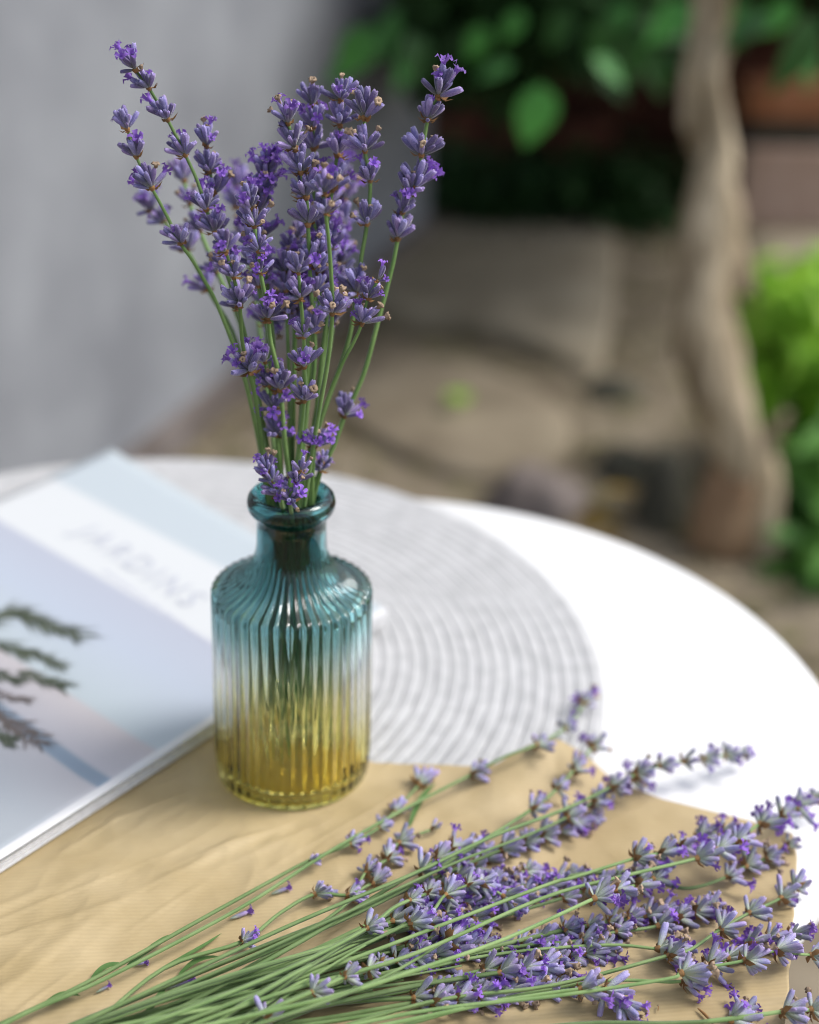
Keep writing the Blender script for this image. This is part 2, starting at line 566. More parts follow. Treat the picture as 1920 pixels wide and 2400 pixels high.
# ------------------------------------------------------------------ grey house wall on the left
PA, PB = at(400, 1050, z=0), at(1000, 560, z=0)
wd = (PB - PA).normalized()
wn = Vector((-wd.y, wd.x, 0))
P0 = PA - wd * 4.2
wall = empty('wall', (PB.x, PB.y, 0))
tag(wall, 'tall plain grey rendered house wall behind the lavender bouquet', 'wall')
wb = MB()
L = (PB - P0).length
rot = Matrix((wd, wn, Vector((0, 0, 1)))).transposed()
wb.box(-wd * L / 2 + wn * 0.14 + Vector((0, 0, 1.45)), (L / 2, 0.14, 1.5), rot)
put('rendered_face', wb.me('rendered_face', m_wall, False), wall)
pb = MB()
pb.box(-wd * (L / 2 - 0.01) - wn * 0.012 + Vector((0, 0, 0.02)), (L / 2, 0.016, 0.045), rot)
put('foot_strip', pb.me('foot_strip', m_foot_strip, False), wall)  # dark strip added for the dirty, shadowed joint below the wall


# ------------------------------------------------------------------ stones on the ground
def slab(name, poly, z0, z1, mt, seed, label, cat='stone slab', group=None):
    """an irregular slab: polygon prism with a worn, rounded and uneven top"""
    c = sum((Vector(p) for p in poly), Vector()) / len(poly)
    ring = crom([*poly, poly[0]], 4)[:-1]
    n = len(ring)
    vs, fs = [], []
    lev = [(1.0, z0 - 0.08), (1.0, z1 - 0.018), (0.985, z1 - 0.005), (0.95, z1), (0.6, z1 + 0.002), (0.25, z1)]
    for k, (s_, z) in enumerate(lev):
        for p in ring:
            q = c + (p - c) * s_
            dz = 0.008 * noise.noise(Vector((q.x * 7, q.y * 7, seed))) if k >= 1 else 0
            w = 0.012 * noise.noise(Vector((q.x * 11, q.y * 11, seed + 5)))
            vs.append(Vector((q.x + w - c.x, q.y + w - c.y, z + dz)))
    for k in range(len(lev) - 1):
        for i in range(n):
            j = (i + 1) % n
            fs.append((k * n + i, k * n + j, (k + 1) * n + j, (k + 1) * n + i))
    fs.append(tuple((len(lev) - 1) * n + i for i in range(n)))
    o = put(name, mesh(name, vs, fs, mt))
    o.location = (c.x, c.y, 0)
    return tag(o, label, cat, group)


def gp(px, py, z=0.0): return at(px, py, z=z)

slab('stone_slab', [gp(850, 560, .035), gp(1130, 515, .035), gp(1420, 520, .035), gp(1440, 700, .035), gp(1400, 850, .035), gp(1240, 790, .035), gp(1060, 735, .035), gp(850, 690, .035)], 0, 0.035, m_slab, 1, 'broad pale stone slab forming a step between the wall and the trunk')
slab('stone_slab', [gp(860, 790, .025), gp(1080, 845, .025), gp(1300, 930, .025), gp(1330, 1040, .025), gp(1180, 1110, .025), gp(930, 1040, .025), gp(780, 930, .025)], -0.02, 0.025, m_slab_low, 2, 'lower worn stone slab in front of the step, with a yellow leaf on it')
slab('stone_slab', [gp(1760, 545, .07), gp(1900, 540, .07), gp(2080, 560, .07), gp(2080, 720, .07), gp(1900, 730, .07), gp(1770, 690, .07)], 0, 0.07, m_slab, 3, 'pale stone slab right of the trunk, behind the lime green bush')


def boulder(name, c, r, mt, seed, label, sq=(1, 1, 0.75), cat='rock'):
    n, mrr = 22, 13
    vs, fs = [], []
    for j in range(mrr + 1):
        th = math.pi * j / mrr
        for i in range(n):
            a = 2 * math.pi * i / n
            d = Vector((math.sin(th) * math.cos(a), math.sin(th) * math.sin(a), math.cos(th)))
            k = 1 + 0.28 * noise.noise(d * 1.4 + Vector((seed, 0, 0))) + 0.08 * noise.noise(d * 4 + Vector((seed, 3, 0)))
            vs.append(Vector((d.x * sq[0], d.y * sq[1], d.z * sq[2])) * r * k)
    for j in range(mrr):
        for i in range(n):
            a0, a1 = j * n + i, j * n + (i + 1) % n
            fs.append((a0, a0 + n, a1 + n, a1))
    o = put(name, mesh(name, vs, fs, mt))
    o.location = c
    return tag(o, label, cat)

g = gp(1255, 1200); boulder('rock', (g.x, g.y, 0.02), 0.085, m_rock, 2, 'rounded purple grey rock just beyond the far table edge')
g = gp(1690, 1300); boulder('rock', (g.x, g.y, 0.07), 0.062, m_sand, 4, 'orange brown sandstone rock standing at the foot of the trunk', (0.95, 0.8, 1.9))
g = gp(1440, 930); boulder('rock', (g.x, g.y, -0.01), 0.075, m_gap, 6, 'dark lump filling the shaded gap at the right end of the stone step', (1, 0.8, 0.7))  # added dark body in place of the shaded gap beside the step
g = gp(1545, 1235); boulder('rock', (g.x, g.y, 0.02), 0.075, m_gap, 8, 'upright dark lump filling the shaded hole left of the orange brown rock', (0.6, 0.7, 1.6))  # only a dark hole here: its shade is built as a dark solid
g = gp(1480, 1110); boulder('rock', (g.x, g.y, 0.0), 0.08, m_gap, 9, 'low dark lump filling the shaded gap behind the purple grey rock', (1, 0.8, 0.6))  # low body added, coloured like the shade in a gap

# low brick wall in the shade behind
bw = empty('brick_wall', (0.10, 4.70, 0))
tag(bw, 'low dark red brick wall in deep shade under the leaves', 'brick wall')
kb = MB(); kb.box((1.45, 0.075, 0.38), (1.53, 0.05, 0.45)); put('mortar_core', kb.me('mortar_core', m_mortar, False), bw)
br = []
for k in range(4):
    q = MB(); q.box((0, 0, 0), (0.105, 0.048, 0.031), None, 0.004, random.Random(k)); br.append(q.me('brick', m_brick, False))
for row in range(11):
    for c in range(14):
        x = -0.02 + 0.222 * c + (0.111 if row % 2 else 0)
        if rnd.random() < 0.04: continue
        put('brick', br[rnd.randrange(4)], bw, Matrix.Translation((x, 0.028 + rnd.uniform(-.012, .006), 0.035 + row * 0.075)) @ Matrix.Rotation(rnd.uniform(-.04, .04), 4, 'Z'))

# loose bricks stacked right of the trunk
def loose(px, py, z, ln, dp, h, mt, rz, label, s):
    q = MB(); q.box((0, 0, h / 2), (ln / 2, dp / 2, h / 2), None, 0.006, random.Random(s))
    o = put('loose_brick', q.me('loose_brick', mt, False))
    p = at(px, py, y=z[1]); o.location = (p.x, z[1], z[0]); o.rotation_euler.z = rz
    bv = o.modifiers.new('soft', 'BEVEL'); bv.width = 0.008; bv.segments = 2
    return tag(o, label, 'brick')
def zz(py): return at(1880, py, y=4.40).z
loose(1900, 380, (0.0, 4.40), 0.46, 0.20, zz(335), m_brick_pink, 0.05, 'pale pink block at the bottom of the small stack right of the trunk', 3)
loose(1890, 300, (zz(335) + 0.002, 4.42), 0.36, 0.16, zz(275) - zz(335) - 0.004, m_gap, -0.05, 'thin dark filler for the shaded gap between the pink block and the orange brick', 4)  # added dark slice: the gap's shade put into its colour
loose(1890, 230, (zz(275), 4.41), 0.40, 0.18, zz(190) - zz(275), m_brick_orange, 0.08, 'orange red brick topmost on the stack right of the trunk', 5)



# ------------------------------------------------------------------ leaves
def leaf_mesh(name, mt, ln=1.0, wd_=0.42, curl=0.25, fold=0.18, n=6):
    vs, fs = [], []
    for i in range(n + 1):
        t = i / n
        w = wd_ * (math.sin(math.pi * min(1, t ** 0.75)) ** 0.9) * (1 - 0.25 * t)
        z = -curl * t * t
        vs += [(-w, t * ln, z + fold * w), (0, t * ln, z), (w, t * ln, z + fold * w)]
    for i in range(n):
        a = i * 3
        fs += [(a, a + 1, a + 4, a + 3), (a + 1, a + 2, a + 5, a + 4)]
    return mesh(name, vs, fs, mt)


lf = [leaf_mesh('leaf', m_leaf, 1, 0.32, 0.3, 0.25), leaf_mesh('leaf', m_leaf, 1, 0.25, 0.15, 0.3), leaf_mesh('leaf', m_leaf, 1, 0.35, 0.5, 0.2)]


def rot_rand(rg, tilt):
    return Matrix.Rotation(rg.uniform(0, 6.283), 3, 'Z') @ Matrix.Rotation(rg.gauss(-0.5, tilt), 3, 'X') @ Matrix.Rotation(rg.gauss(0, 0.5), 3, 'Y')


def foliage(name, parent, centers, mt, n, size, rg, kind='stuff', tilt=0.6):
    """leaf-sized faces spread through clumps: (centre, radius)"""
    src = leaf_mesh('tmp', None, 1, 0.36, 0.25, 0.2, 3)
    sv = [v.co.copy() for v in src.vertices]
    sf = [tuple(p.vertices) for p in src.polygons]
    bpy.data.meshes.remove(src)
    q = MB()
    tot = sum(r ** 2 for _, r in centers)
    for c, r in centers:
        for _ in range(int(n * r ** 2 / tot)):
            d = Vector((rg.gauss(0, 1), rg.gauss(0, 1), rg.gauss(0, 1))).normalized() * r * rg.uniform(0.35, 1.05)
            mm = rot_rand(rg, tilt)
            s_ = size * rg.uniform(0.6, 1.25)
            q.add([mm @ v * s_ + Vector(c) + d - parent.location for v in sv], sf)
    o = put(name, q.me(name, mt), parent)
    if kind: o['kind'] = kind
    return o


# ------------------------------------------------------------------ climber with the pale twisting trunk
TY = 2.15
tb = at(1775, 1310, z=0)
tree = empty('tree', (tb.x, tb.y, 0))
tag(tree, 'old climber with a pale twisting trunk and hanging green leaves', 'tree')


def trunk_path(pts, y0, mt, name, n=14, seed=0.0, parent=tree, lump=0.17):
    P, rr = [], []
    for px, py, w, dy in pts:
        p = at(px, py, y=y0 + dy)
        P.append(p)
        rr.append(w / 2 / FPX * (p - CAM).dot(fwd))
    C = crom(P, 6)
    Rr = [c.x for c in crom([Vector((r, 0, 0)) for r in rr], 6)]
    q = MB()
    q.tube(C, Rr, n)
    for v in q.v:
        d = noise.noise(v * 11 + Vector((seed, 0, 0))) * lump * 0.1 + noise.noise(v * 34) * lump * 0.035
        v += Vector((d, d * 0.6, 0))
    q.v = [v - parent.location for v in q.v]
    return put(name, q.me(name, mt), parent)


trunk_path([(1775, 1400, 130, 0), (1775, 1240, 112, 0), (1762, 1120, 115, 0), (1716, 1010, 126, 0), (1676, 900, 140, 0), (1657, 800, 143, 0.01), (1654, 700, 142, 0.02), (1662, 600, 136, 0.03), (1668, 500, 124, 0.04), (1674, 400, 98, 0.05), (1678, 300, 82, 0.06), (1678, 180, 72, 0.07), (1672, 60, 64, 0.08), (1660, -120, 90, 0.1), (1640, -500, 85, 0.1)], TY, m_bark, 'trunk')
trunk_path([(1745, 690, 60, 0.03), (1730, 600, 62, 0.05), (1705, 500, 58, 0.06), (1690, 400, 50, 0.07)], TY, m_bark, 'limb', 8, 2)
trunk_path([(1770, 1150, 60, 0.0), (1795, 1060, 46, -0.01), (1822, 1000, 32, -0.02), (1840, 965, 18, -0.02)], TY, m_bark, 'limb', 8, 3)
trunk_path([(1645, 360, 46, 0.12), (1618, 270, 56, 0.10), (1622, 180, 46, 0.10), (1640, 80, 40, 0.1), (1640, -100, 40, 0.1)], TY, m_bark, 'limb', 8, 4)

# hanging leaves that can be told apart: (px, py, length px, direction degrees from straight down, depth)
LV = [(1268, 195, 165, 4, 1.95), (1390, 130, 110, -55, 2.05), (1205, 150, 100, 70, 2.15), (960, 75, 130, -20, 2.1), (1000, 95, 150, 35, 2.3), (870, 60, 150, 28, 2.1), (845, 125, 120, 50, 2.2),
      (1430, 30, 130, 10, 2.2), (1510, 60, 130, 5, 2.3), (1220, 20, 90, 20, 2.3), (1340, 20, 110, 30, 2.4), (1620, 10, 130, 50, 1.95), (1810, 40, 130, 65, 2.0), (1880, 60, 160, -25, 1.9),
      (1900, 30, 200, 10, 1.85), (1770, 10, 110, 30, 2.2), (1130, 60, 90, 10, 2.6), (1560, 130, 90, 15, 2.6), (1410, 150, 110, -40, 2.5), (930, 20, 120, 15, 2.5),
      (1480, 10, 100, 40, 2.7), (1720, -10, 120, 10, 2.4), (1860, 0, 120, 40, 2.3)]
rg = random.Random(3)
for px, py, ln, ang, y in LV:
    p = at(px, py, y=y)
    s_ = ln / FPX * (p - CAM).dot(fwd)
    a = R(ang)
    d = Vector((-math.sin(a), -0.15 * rg.random(), -math.cos(a))).normalized()
    nr = Vector((rg.uniform(-.4, .6), -0.75, rg.uniform(0.3, 0.9)))
    nr = (nr - d * nr.dot(d)).normalized()
    M3 = Matrix((d.cross(nr), d, nr)).transposed()
    put('leaf', lf[rg.randrange(3)], tree, Matrix.Translation(p - tree.location) @ M3.to_4x4() @ Matrix.Scale(s_, 4))
# the crown above and behind: a roof of leaves over the dark corner
rg = random.Random(5)
cen = []
for _ in range(30):
    x, y = rg.uniform(0.42, 1.35), rg.uniform(3.3, 4.6)
    cen.append(((x, y, rg.uniform(0.98, 1.5) + (0.12 if y < 3 else 0)), rg.uniform(0.2, 0.38)))
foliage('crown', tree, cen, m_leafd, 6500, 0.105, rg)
cen = []
for _ in range(26):
    px, y = rg.uniform(1000, 1580), rg.uniform(2.9, 4.3)
    p = at(px, rg.uniform(-120, 60 if px < 1500 else 0), y=y)
    cen.append((p, rg.uniform(0.10, 0.17)))
foliage('crown', tree, cen, m_leafd, 2600, 0.10, rg)

cover = empty('plant', (0.45, 4.35, 0))  # added plant that darkens the foot of the brick wall
tag(cover, 'low dark plant added to darken the shaded foot of the brick wall', 'plant')  # added leaves whose dark green deepens the shade below the bricks
rg = random.Random(19)
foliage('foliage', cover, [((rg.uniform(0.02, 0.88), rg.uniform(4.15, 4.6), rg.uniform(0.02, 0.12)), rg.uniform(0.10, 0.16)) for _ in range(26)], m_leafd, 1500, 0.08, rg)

# dark hedge behind the brick wall
hedge = empty('hedge', (1.2, 5.3, 0))
tag(hedge, 'dense dark green hedge rising behind the brick wall', 'hedge')
rg = random.Random(9)
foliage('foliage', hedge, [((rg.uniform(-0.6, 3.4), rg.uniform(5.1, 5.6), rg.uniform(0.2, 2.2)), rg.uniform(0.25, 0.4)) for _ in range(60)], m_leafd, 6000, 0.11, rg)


# ------------------------------------------------------------------ bushes on the right
def bush(name, label, spots, y, mt, n, size, seed, cat='bush'):
    base = at(spots[0][0], spots[0][1], y=y)
    o = empty(name, (base.x, y, 0))
    tag(o, label, cat)
    rg = random.Random(seed)
    cen = []
    for px, py, r in spots:
        p = at(px, py, y=y + rg.uniform(-.08, .12))
        cen.append((p, r / FPX * (p - CAM).dot(fwd)))
    foliage('foliage', o, cen, mt, n, size, rg)
    q = MB()
    for c, r in cen:
        c = Vector(c) - o.location
        q.tube(crom([(c.x * 0.3, 0, -0.03), (c.x * 0.7, c.y * 0.5, c.z * 0.55), c], 4), [0.006] * 9, 5)
    st = put('twigs', q.me('twigs', m_bark), o)
    st.name = 'branch'
    st['kind'] = 'stuff'
    return o

bush('bush', 'bright lime green bush beside the trunk at the right edge', [(1880, 720, 90), (1830, 800, 95), (1850, 910, 110), (1950, 830, 130), (1790, 880, 60), (1990, 690, 110), (1920, 640, 60), (1830, 980, 60), (1780, 810, 45)], 2.45, m_lime, 1700, 0.075, 21)
bush('bush', 'mid green leafy plant below the lime green bush', [(1880, 1080, 55), (1900, 1140, 60), (1960, 1060, 90), (1850, 1050, 35)], 2.3, m_mid, 150, 0.10, 22)
bush('bush', 'low fresh green plant at the table edge on the far right', [(1860, 1250, 50), (1890, 1330, 60), (1800, 1370, 45), (1960, 1290, 90)], 2.12, m_mid, 190, 0.075, 23)
rg = random.Random(33)
q = MB()
for _ in range(2600):
    x, y = rg.uniform(-0.5, 1.3), rg.uniform(1.7, 4.4)
    s_ = rg.uniform(0.008, 0.030)
    z = gh(x, y) + rg.uniform(0.004, 0.012)
    M3 = Matrix.Rotation(rg.uniform(0, 6.28), 3, 'Z') @ Matrix.Rotation(rg.gauss(0, 0.3), 3, 'X')
    w = rg.uniform(0.25, 0.6)
    q.add([M3 @ Vector(v) * s_ + Vector((x, y, z)) for v in ((0, -1, 0), (w, 0, 0.15), (0, 1, 0), (-w, 0, 0.15))], [(0, 1, 2), (0, 2, 3)])
lit = put('leaf_litter', q.me('leaf_litter', mat('dry_litter', (0.10, 0.075, 0.045), 0.9, (0.34, 0.29, 0.19), 9, 0, 60, 0.2, detail=1, second=(0.17, 0.16, 0.075)), False))
lit['kind'] = 'stuff'
# fallen leaves
for i, (px, py, lab) in enumerate([(1085, 945, 'yellow green fallen leaf lying on the lower stone slab'), (1500, 1160, 'yellowish fallen leaf beside the purple grey rock'), (1440, 1250, 'brown fallen leaf on the soil nearest the table edge'), (1352, 1215, 'rusty fallen leaf right of the purple grey rock')]):
    p = at(px, py, z=0.05)
    o = put('fallen_leaf', leaf_mesh('fallen_leaf', m_lime if i == 0 else m_litter, 0.075 if i else 0.06, 0.03 / 0.075 * 0.075, 0.01, 0.2))
    o.location = p
    o.rotation_euler = (0.25, 0.2 * i, 1.3 * i + 0.4)
    tag(o, lab, 'leaf', )

# ------------------------------------------------------------------ round table
TC = Vector((-0.017, 0.606, 0))
TRd = 0.242
table = empty('table', (TC.x, TC.y, 0))
tag(table, 'round white painted garden side table', 'table')
q = MB()
q.lathe([(0.0001, T - 0.018), (TRd - 0.012, T - 0.018), (TRd - 0.003, T - 0.016), (TRd, T - 0.010), (TRd - 0.0012, T - 0.005), (TRd - 0.004, T - 0.0018), (TRd - 0.009, T), (0.12, T), (0.0001, T)], 160)
put('tabletop', q.me('tabletop', m_white), table)
for k in range(3):
    a = 0.4 + k * 2.094
    q = MB()
    q.tube([(math.cos(a) * 0.10, math.sin(a) * 0.10, T - 0.019), (math.cos(a) * 0.15, math.sin(a) * 0.15, 0.4), (math.cos(a) * 0.21, math.sin(a) * 0.21, -0.03)], 0.011, 10)
    put('leg', q.me('leg', m_white), table)

# ------------------------------------------------------------------ round placemat: rings of twisted cord
MC = Vector((-0.146, 0.632, T + 0.0006))
mt_ = empty('placemat', MC)
tag(mt_, 'round pale grey placemat of ringed cord under the paper and bottle', 'placemat')
pitch = 0.0072
nr_ = 34
for k in range(nr_):
    r = 0.249 - 0.0036 - k * pitch
    if r < 0.004: break
    n = max(24, int(r * 1100))
    vs, fs = [], []
    for i in range(n):
        a = 2 * math.pi * i / n
        tw = 0.00022 * math.sin(i * 2 * math.pi / 6 * 1.0)
        ca, sa = math.cos(a), math.sin(a)
        for j in range(6):
            b_ = 2 * math.pi * j / 6
            rr = r + math.cos(b_) * (0.00450 + tw)
            vs.append((rr * ca, rr * sa, 0.0031 + math.sin(b_) * (0.0009 + tw * 0.8)))
    for i in range(n):
        for j in range(6):
            i2, j2 = (i + 1) % n, (j + 1) % 6
            fs.append((i * 6 + j, i2 * 6 + j, i2 * 6 + j2, i * 6 + j2))
    put('cord_ring', mesh('cord_ring', vs, fs, m_cord), mt_)


# ------------------------------------------------------------------ kraft paper
BC = at(687, 1793, z=T + 0.0061)          # foot of the bottle
def lerp_tab(tab, x):
    if x <= tab[0][0]: return tab[0][1]
    for (a, b1), (c, d) in zip(tab, tab[1:]):
        if x <= c: return b1 + (d - b1) * (x - a) / (c - a)
    return tab[-1][1]
YT = [(-0.21, 0.60), (-0.09, 0.585), (-0.045, 0.562), (-0.014, 0.5435), (0.018, 0.541), (0.042, 0.537), (0.058, 0.548), (0.072, 0.556), (0.085, 0.550), (0.119, 0.529), (0.158, 0.516), (0.174, 0.505)]
XR = [(0.33, 0.140), (0.391, 0.147), (0.427, 0.157), (0.489, 0.174), (0.56, 0.178)]
RID = []                                   # creases: (x, y, angle, length, height, width)
rg = random.Random(14)
for _ in range(34):
    RID.append((rg.uniform(-0.17, -0.01), rg.uniform(0.36, 0.545), R(rg.uniform(28, 62)), rg.uniform(0.015, 0.055), rg.uniform(0.0004, 0.0011), rg.uniform(0.0010, 0.0035)))
for _ in range(10):
    RID.append((rg.uniform(0.0, 0.15), rg.uniform(0.37, 0.53), R(rg.uniform(-10, 60)), rg.uniform(0.015, 0.04), rg.uniform(0.0005, 0.0016), rg.uniform(0.004, 0.009)))


def paper_z(x, y):
    d = math.hypot(x - MC.x, y - MC.y)
    e = min(1, max(0, (d - 0.243) / 0.02))
    z = T + 0.0062 * (1 - e * e * (3 - 2 * e)) + 0.0016 * e
    w = 0.0
    for rx, ry, a, ln, h, wd_ in RID:
        dx, dy = x - rx, y - ry
        u = dx * math.cos(a) + dy * math.sin(a)
        v = -dx * math.sin(a) + dy * math.cos(a)
        if abs(u) < ln * 2 and abs(v) < wd_ * 3:
            w += h * math.exp(-(u / ln) ** 2 * 1.2 - (v / wd_) ** 2 * (1 if v > 0 else 3.0))
    w += 0.0012 * max(0, noise.noise(Vector((x * 26, y * 26, 1)))) + 0.0006 * max(0, noise.noise(Vector((x * 70, y * 70, 4))))
    ux, uy = x * 0.62 + y * 0.78, -x * 0.78 + y * 0.62
    msk = 1.0 if x < -0.01 else max(0.25, 1 - (x + 0.01) * 12)
    for fr_, am in ((9, 0.0013), (27, 0.0007), (63, 0.0004)):
        r_ = 1 - abs(noise.noise(Vector((ux * fr_ * 0.55, uy * fr_ * 1.25, fr_)))) * 2.2
        if r_ > 0: w += am * msk * r_ * r_
    db = math.hypot(x - BC.x, y - BC.y)
    w *= min(1, max(0, (db - 0.037) / 0.02))
    # under the magazine it is pressed flat
    mdist = (Vector((x, y, 0)) - Vector((MB0.x, MB0.y, 0))).dot(MN)
    w *= min(1, max(0, (mdist + 0.002) / 0.012))
    # the far edge lifts near the peak and the right edge curls a little
    yt = lerp_tab(YT, x)
    w += 0.010 * math.exp(-((x - 0.062) / 0.026) ** 2) * math.exp(-((yt - y) / 0.020) ** 2)
    xr = lerp_tab(XR, y)
    w += 0.0022 * math.exp(-((xr - x) / 0.008) ** 2) * (0.5 + 0.5 * math.sin(y * 90))
    return z + w

# magazine frame (needed by the paper)
zm = T + 0.0130
MA, MBp = at(262, 1060, z=zm), at(914, 1438, z=zm)
MBL = at(0, 2004, z=zm)
MB0 = Vector((MBp.x, MBp.y, 0))
mu = (MA - MBp); MW = mu.length; mu.normalize()
mv = (MBL - at(497, 1688, z=zm)).normalized()
MN = Vector((-mv.y, mv.x, 0))
if MN.dot(Vector((1, -1, 0))) < 0: MN = -MN

NS, NT = 360, 230
vs, fs = [], []
for j in range(NT + 1):
    t = j / NT
    for i in range(NS + 1):
        s_ = i / NS
        x0 = -0.21 + s_ * 0.384
        y = 0.33 + t * (lerp_tab(YT, x0) - 0.33)
        x = -0.21 + s_ * (lerp_tab(XR, y) + 0.21) + 0.0006 * noise.noise(Vector((y * 120, 0, 7))) * s_
        vs.append((x, y, paper_z(x, y)))
for j in range(NT):
    for i in range(NS):
        a = j * (NS + 1) + i
        fs.append((a, a + 1, a + NS + 2, a + NS + 1))
paper = put('kraft_paper', mesh('kraft_paper', vs, fs, m_kraft))
sm = paper.modifiers.new('thick', 'SOLIDIFY')
sm.thickness = 0.00035
sm.offset = -1
tag(paper, 'creased sheet of brown kraft paper on the table under the bottle', 'paper')

# ------------------------------------------------------------------ magazine
mag = empty('magazine', (MBp.x, MBp.y, T))
tag(mag, 'thick magazine with a pale blue and pink cover left of the bottle', 'magazine')
MLN = 0.285
z0, z1 = T + 0.0073, zm
def mp3(a, b_, z): return MBp + mu * a + mv * b_ + Vector((0, 0, z - MBp.z))
# page block
q = MB()
cs = [mp3(a, b_, 0) - MBp for a, b_ in ((0.001, 0.001), (MW - 0.001, 0.001), (MW - 0.001, MLN - 0.001), (0.001, MLN - 0.001))]
npg = 7
for k in range(npg):
    za, zb = z0 + (z1 - z0) * k / npg - T, z0 + (z1 - z0) * (k + 0.9) / npg - T
    off = mu * (0.0005 * (k % 2) + 0.0003 * k)
    vv = [Vector((c.x, c.y, 0)) + off for c in cs]
    q.add([Vector((v.x, v.y, za)) for v in vv] + [Vector((v.x, v.y, zb)) for v in vv], [(0, 1, 2, 3), (7, 6, 5, 4), (1, 0, 4, 5), (2, 1, 5, 6), (3, 2, 6, 7), (0, 3, 7, 4)])
put('page_block', q.me('page_block', m_page, False), mag)
# cover sheet with a slightly lifted rim
vs, fs, uvs = [], [], []
na, nb = 30, 30
for j in range(nb + 1):
    for i in range(na + 1):
        a, b_ = MW * i / na, MLN * j / nb
        p = mp3(a, b_, zm) - MBp
        lift = 0.0015 * math.exp(-(a / 0.012) ** 2) + 0.002 * (a / MW) ** 2 * math.exp(-(b_ / 0.05) ** 2)
        vs.append(Vector((p.x, p.y, zm - T + 0.0004 + lift)))
        uvs.append((a, b_))
for j in range(nb):
    for i in range(na):
        k = j * (na + 1) + i
        fs.append((k, k + 1, k + na + 2, k + na + 1))
cm = mesh('cover', vs, fs, m_cover)
ul = cm.uv_layers.new(name='cover')
for lp in cm.loops: ul.data[lp.index].uv = uvs[lp.vertex_index]
cov = put('cover', cm, mag)
sm = cov.modifiers.new('thick', 'SOLIDIFY'); sm.thickness = 0.0003; sm.offset = 0


def cover_h(a, b_): return zm - T + 0.0004 + 0.0015 * math.exp(-(a / 0.012) ** 2) + 0.002 * (a / MW) ** 2 * math.exp(-(b_ / 0.05) ** 2)
# title
fc = bpy.data.curves.new('title', 'FONT')
fc.body = 'JARDINS'
fc.size = 0.024
fc.space_character = 1.35
fc.extrude = 0.00005
fc.materials.append(m_print_title)
ti = bpy.data.objects.new('title', fc)
ti.parent = mag
pa, pb_ = 0.205, 0.083
xdir = -mu
ydir = Vector((0, 0, 1)).cross(xdir)
M3 = Matrix((xdir, ydir, Vector((0, 0, 1)))).transposed().to_4x4()
p = mp3(pa, pb_, 0) - MBp
ti.matrix_basis = Matrix.Translation((p.x, p.y, cover_h(0.14, 0.08) + 0.0005)) @ M3
COL.objects.link(ti)
_tm = bpy.data.meshes.new_from_object(ti)
put('title_lettering', _tm, mag, ti.matrix_basis.copy())
bpy.data.objects.remove(ti)
# line of small print under the title
rg = random.Random(4)
a = 0.155
q = MB()
while a > 0.03:
    w = rg.uniform(0.004, 0.011)
    c = mp3(a - w / 2, 0.0945 - 0.0 * a, 0) - MBp
    q.box((c.x, c.y, cover_h(a, 0.095) + 0.0003), (w / 2, 0.0011, 0.00006), Matrix((xdir, ydir, Vector((0, 0, 1)))).transposed())
    a -= w + 0.0022
sp_ = put('small_print', q.me('small_print', m_print_small, False), mag); sp_['kind'] = 'stuff'


def twig_print(pts, mt, seed, w=0.0022, leaf=0.010, nm='printed_twig'):
    """a flat printed sprig of needle leaves on the cover, drawn in photo-free cover metres"""
    rg = random.Random(seed)
    C = crom([Vector((*p, 0)) for p in pts], 6)
    q = MB()
    k = 0
    for i, c in enumerate(C[:-1]):
        d = (C[i + 1] - c).normalized()
        nrm = Vector((-d.y, d.x, 0))
        quads = [(c, C[i + 1], w * 0.3)]
        for sgn in (-1, 1):
            for _ in range(4):
                dd = (d * rg.uniform(0.6, 1.2) + nrm * sgn * rg.uniform(0.1, 0.7)).normalized()
                quads.append((c, c + dd * leaf * rg.uniform(0.5, 1.3), w * rg.uniform(0.14, 0.32)))
        for s0, e0, ww in quads:
            n2 = (e0 - s0).normalized()
            n2 = Vector((-n2.y, n2.x, 0)) * ww / 2
            cc = [s0 + n2 * 0.4, s0 - n2 * 0.4, (s0 + e0) / 2 - n2, e0, (s0 + e0) / 2 + n2]
            k += 1
            out = []
            for v in cc:
                a_, b2 = v.x, v.y
                p = mp3(a_, b2, 0) - MBp
                out.append(Vector((p.x, p.y, cover_h(a_, b2) + 0.00035 + 0.0000015 * k)))
            q.add(out, [(0, 1, 2, 3, 4)])
    o = put(nm, q.me(nm, mt, False), mag)
    return o


def cab(px, py):
    q_ = at(px, py, z=zm) - MBp
    # solve q = a*mu + b*mv
    det = mu.x * mv.y - mu.y * mv.x
    return ((q_.x * mv.y - q_.y * mv.x) / det, (mu.x * q_.y - mu.y * q_.x) / det)

twig_print([cab(-120, 1430), cab(-30, 1450), cab(30, 1440), cab(100, 1465), cab(190, 1497)], m_print_twig, 1, 0.0040, 0.016)
twig_print([cab(-60, 1500), cab(20, 1520), cab(60, 1535)], m_print_twig, 2, 0.0026, 0.012)
twig_print([cab(50, 1525), cab(100, 1545), cab(150, 1568)], m_print_twig, 3, 0.0026, 0.009)
twig_print([cab(40, 1575), cab(95, 1595), cab(152, 1612)], m_print_twig, 4, 0.0028, 0.010)
twig_print([cab(-60, 1560), cab(0, 1585), cab(45, 1602)], m_print_twig, 5, 0.0024, 0.009)
twig_print([cab(-60, 1600), cab(10, 1632), cab(70, 1645)], m_print_brown, 6, 0.0020, 0.007)
twig_print([cab(-60, 1650), cab(20, 1695), cab(95, 1745)], m_print_brown, 7, 0.0034, 0.013)
twig_print([cab(-80, 1690), cab(-10, 1725), cab(25, 1740)], m_print_twig, 8, 0.0028, 0.009)

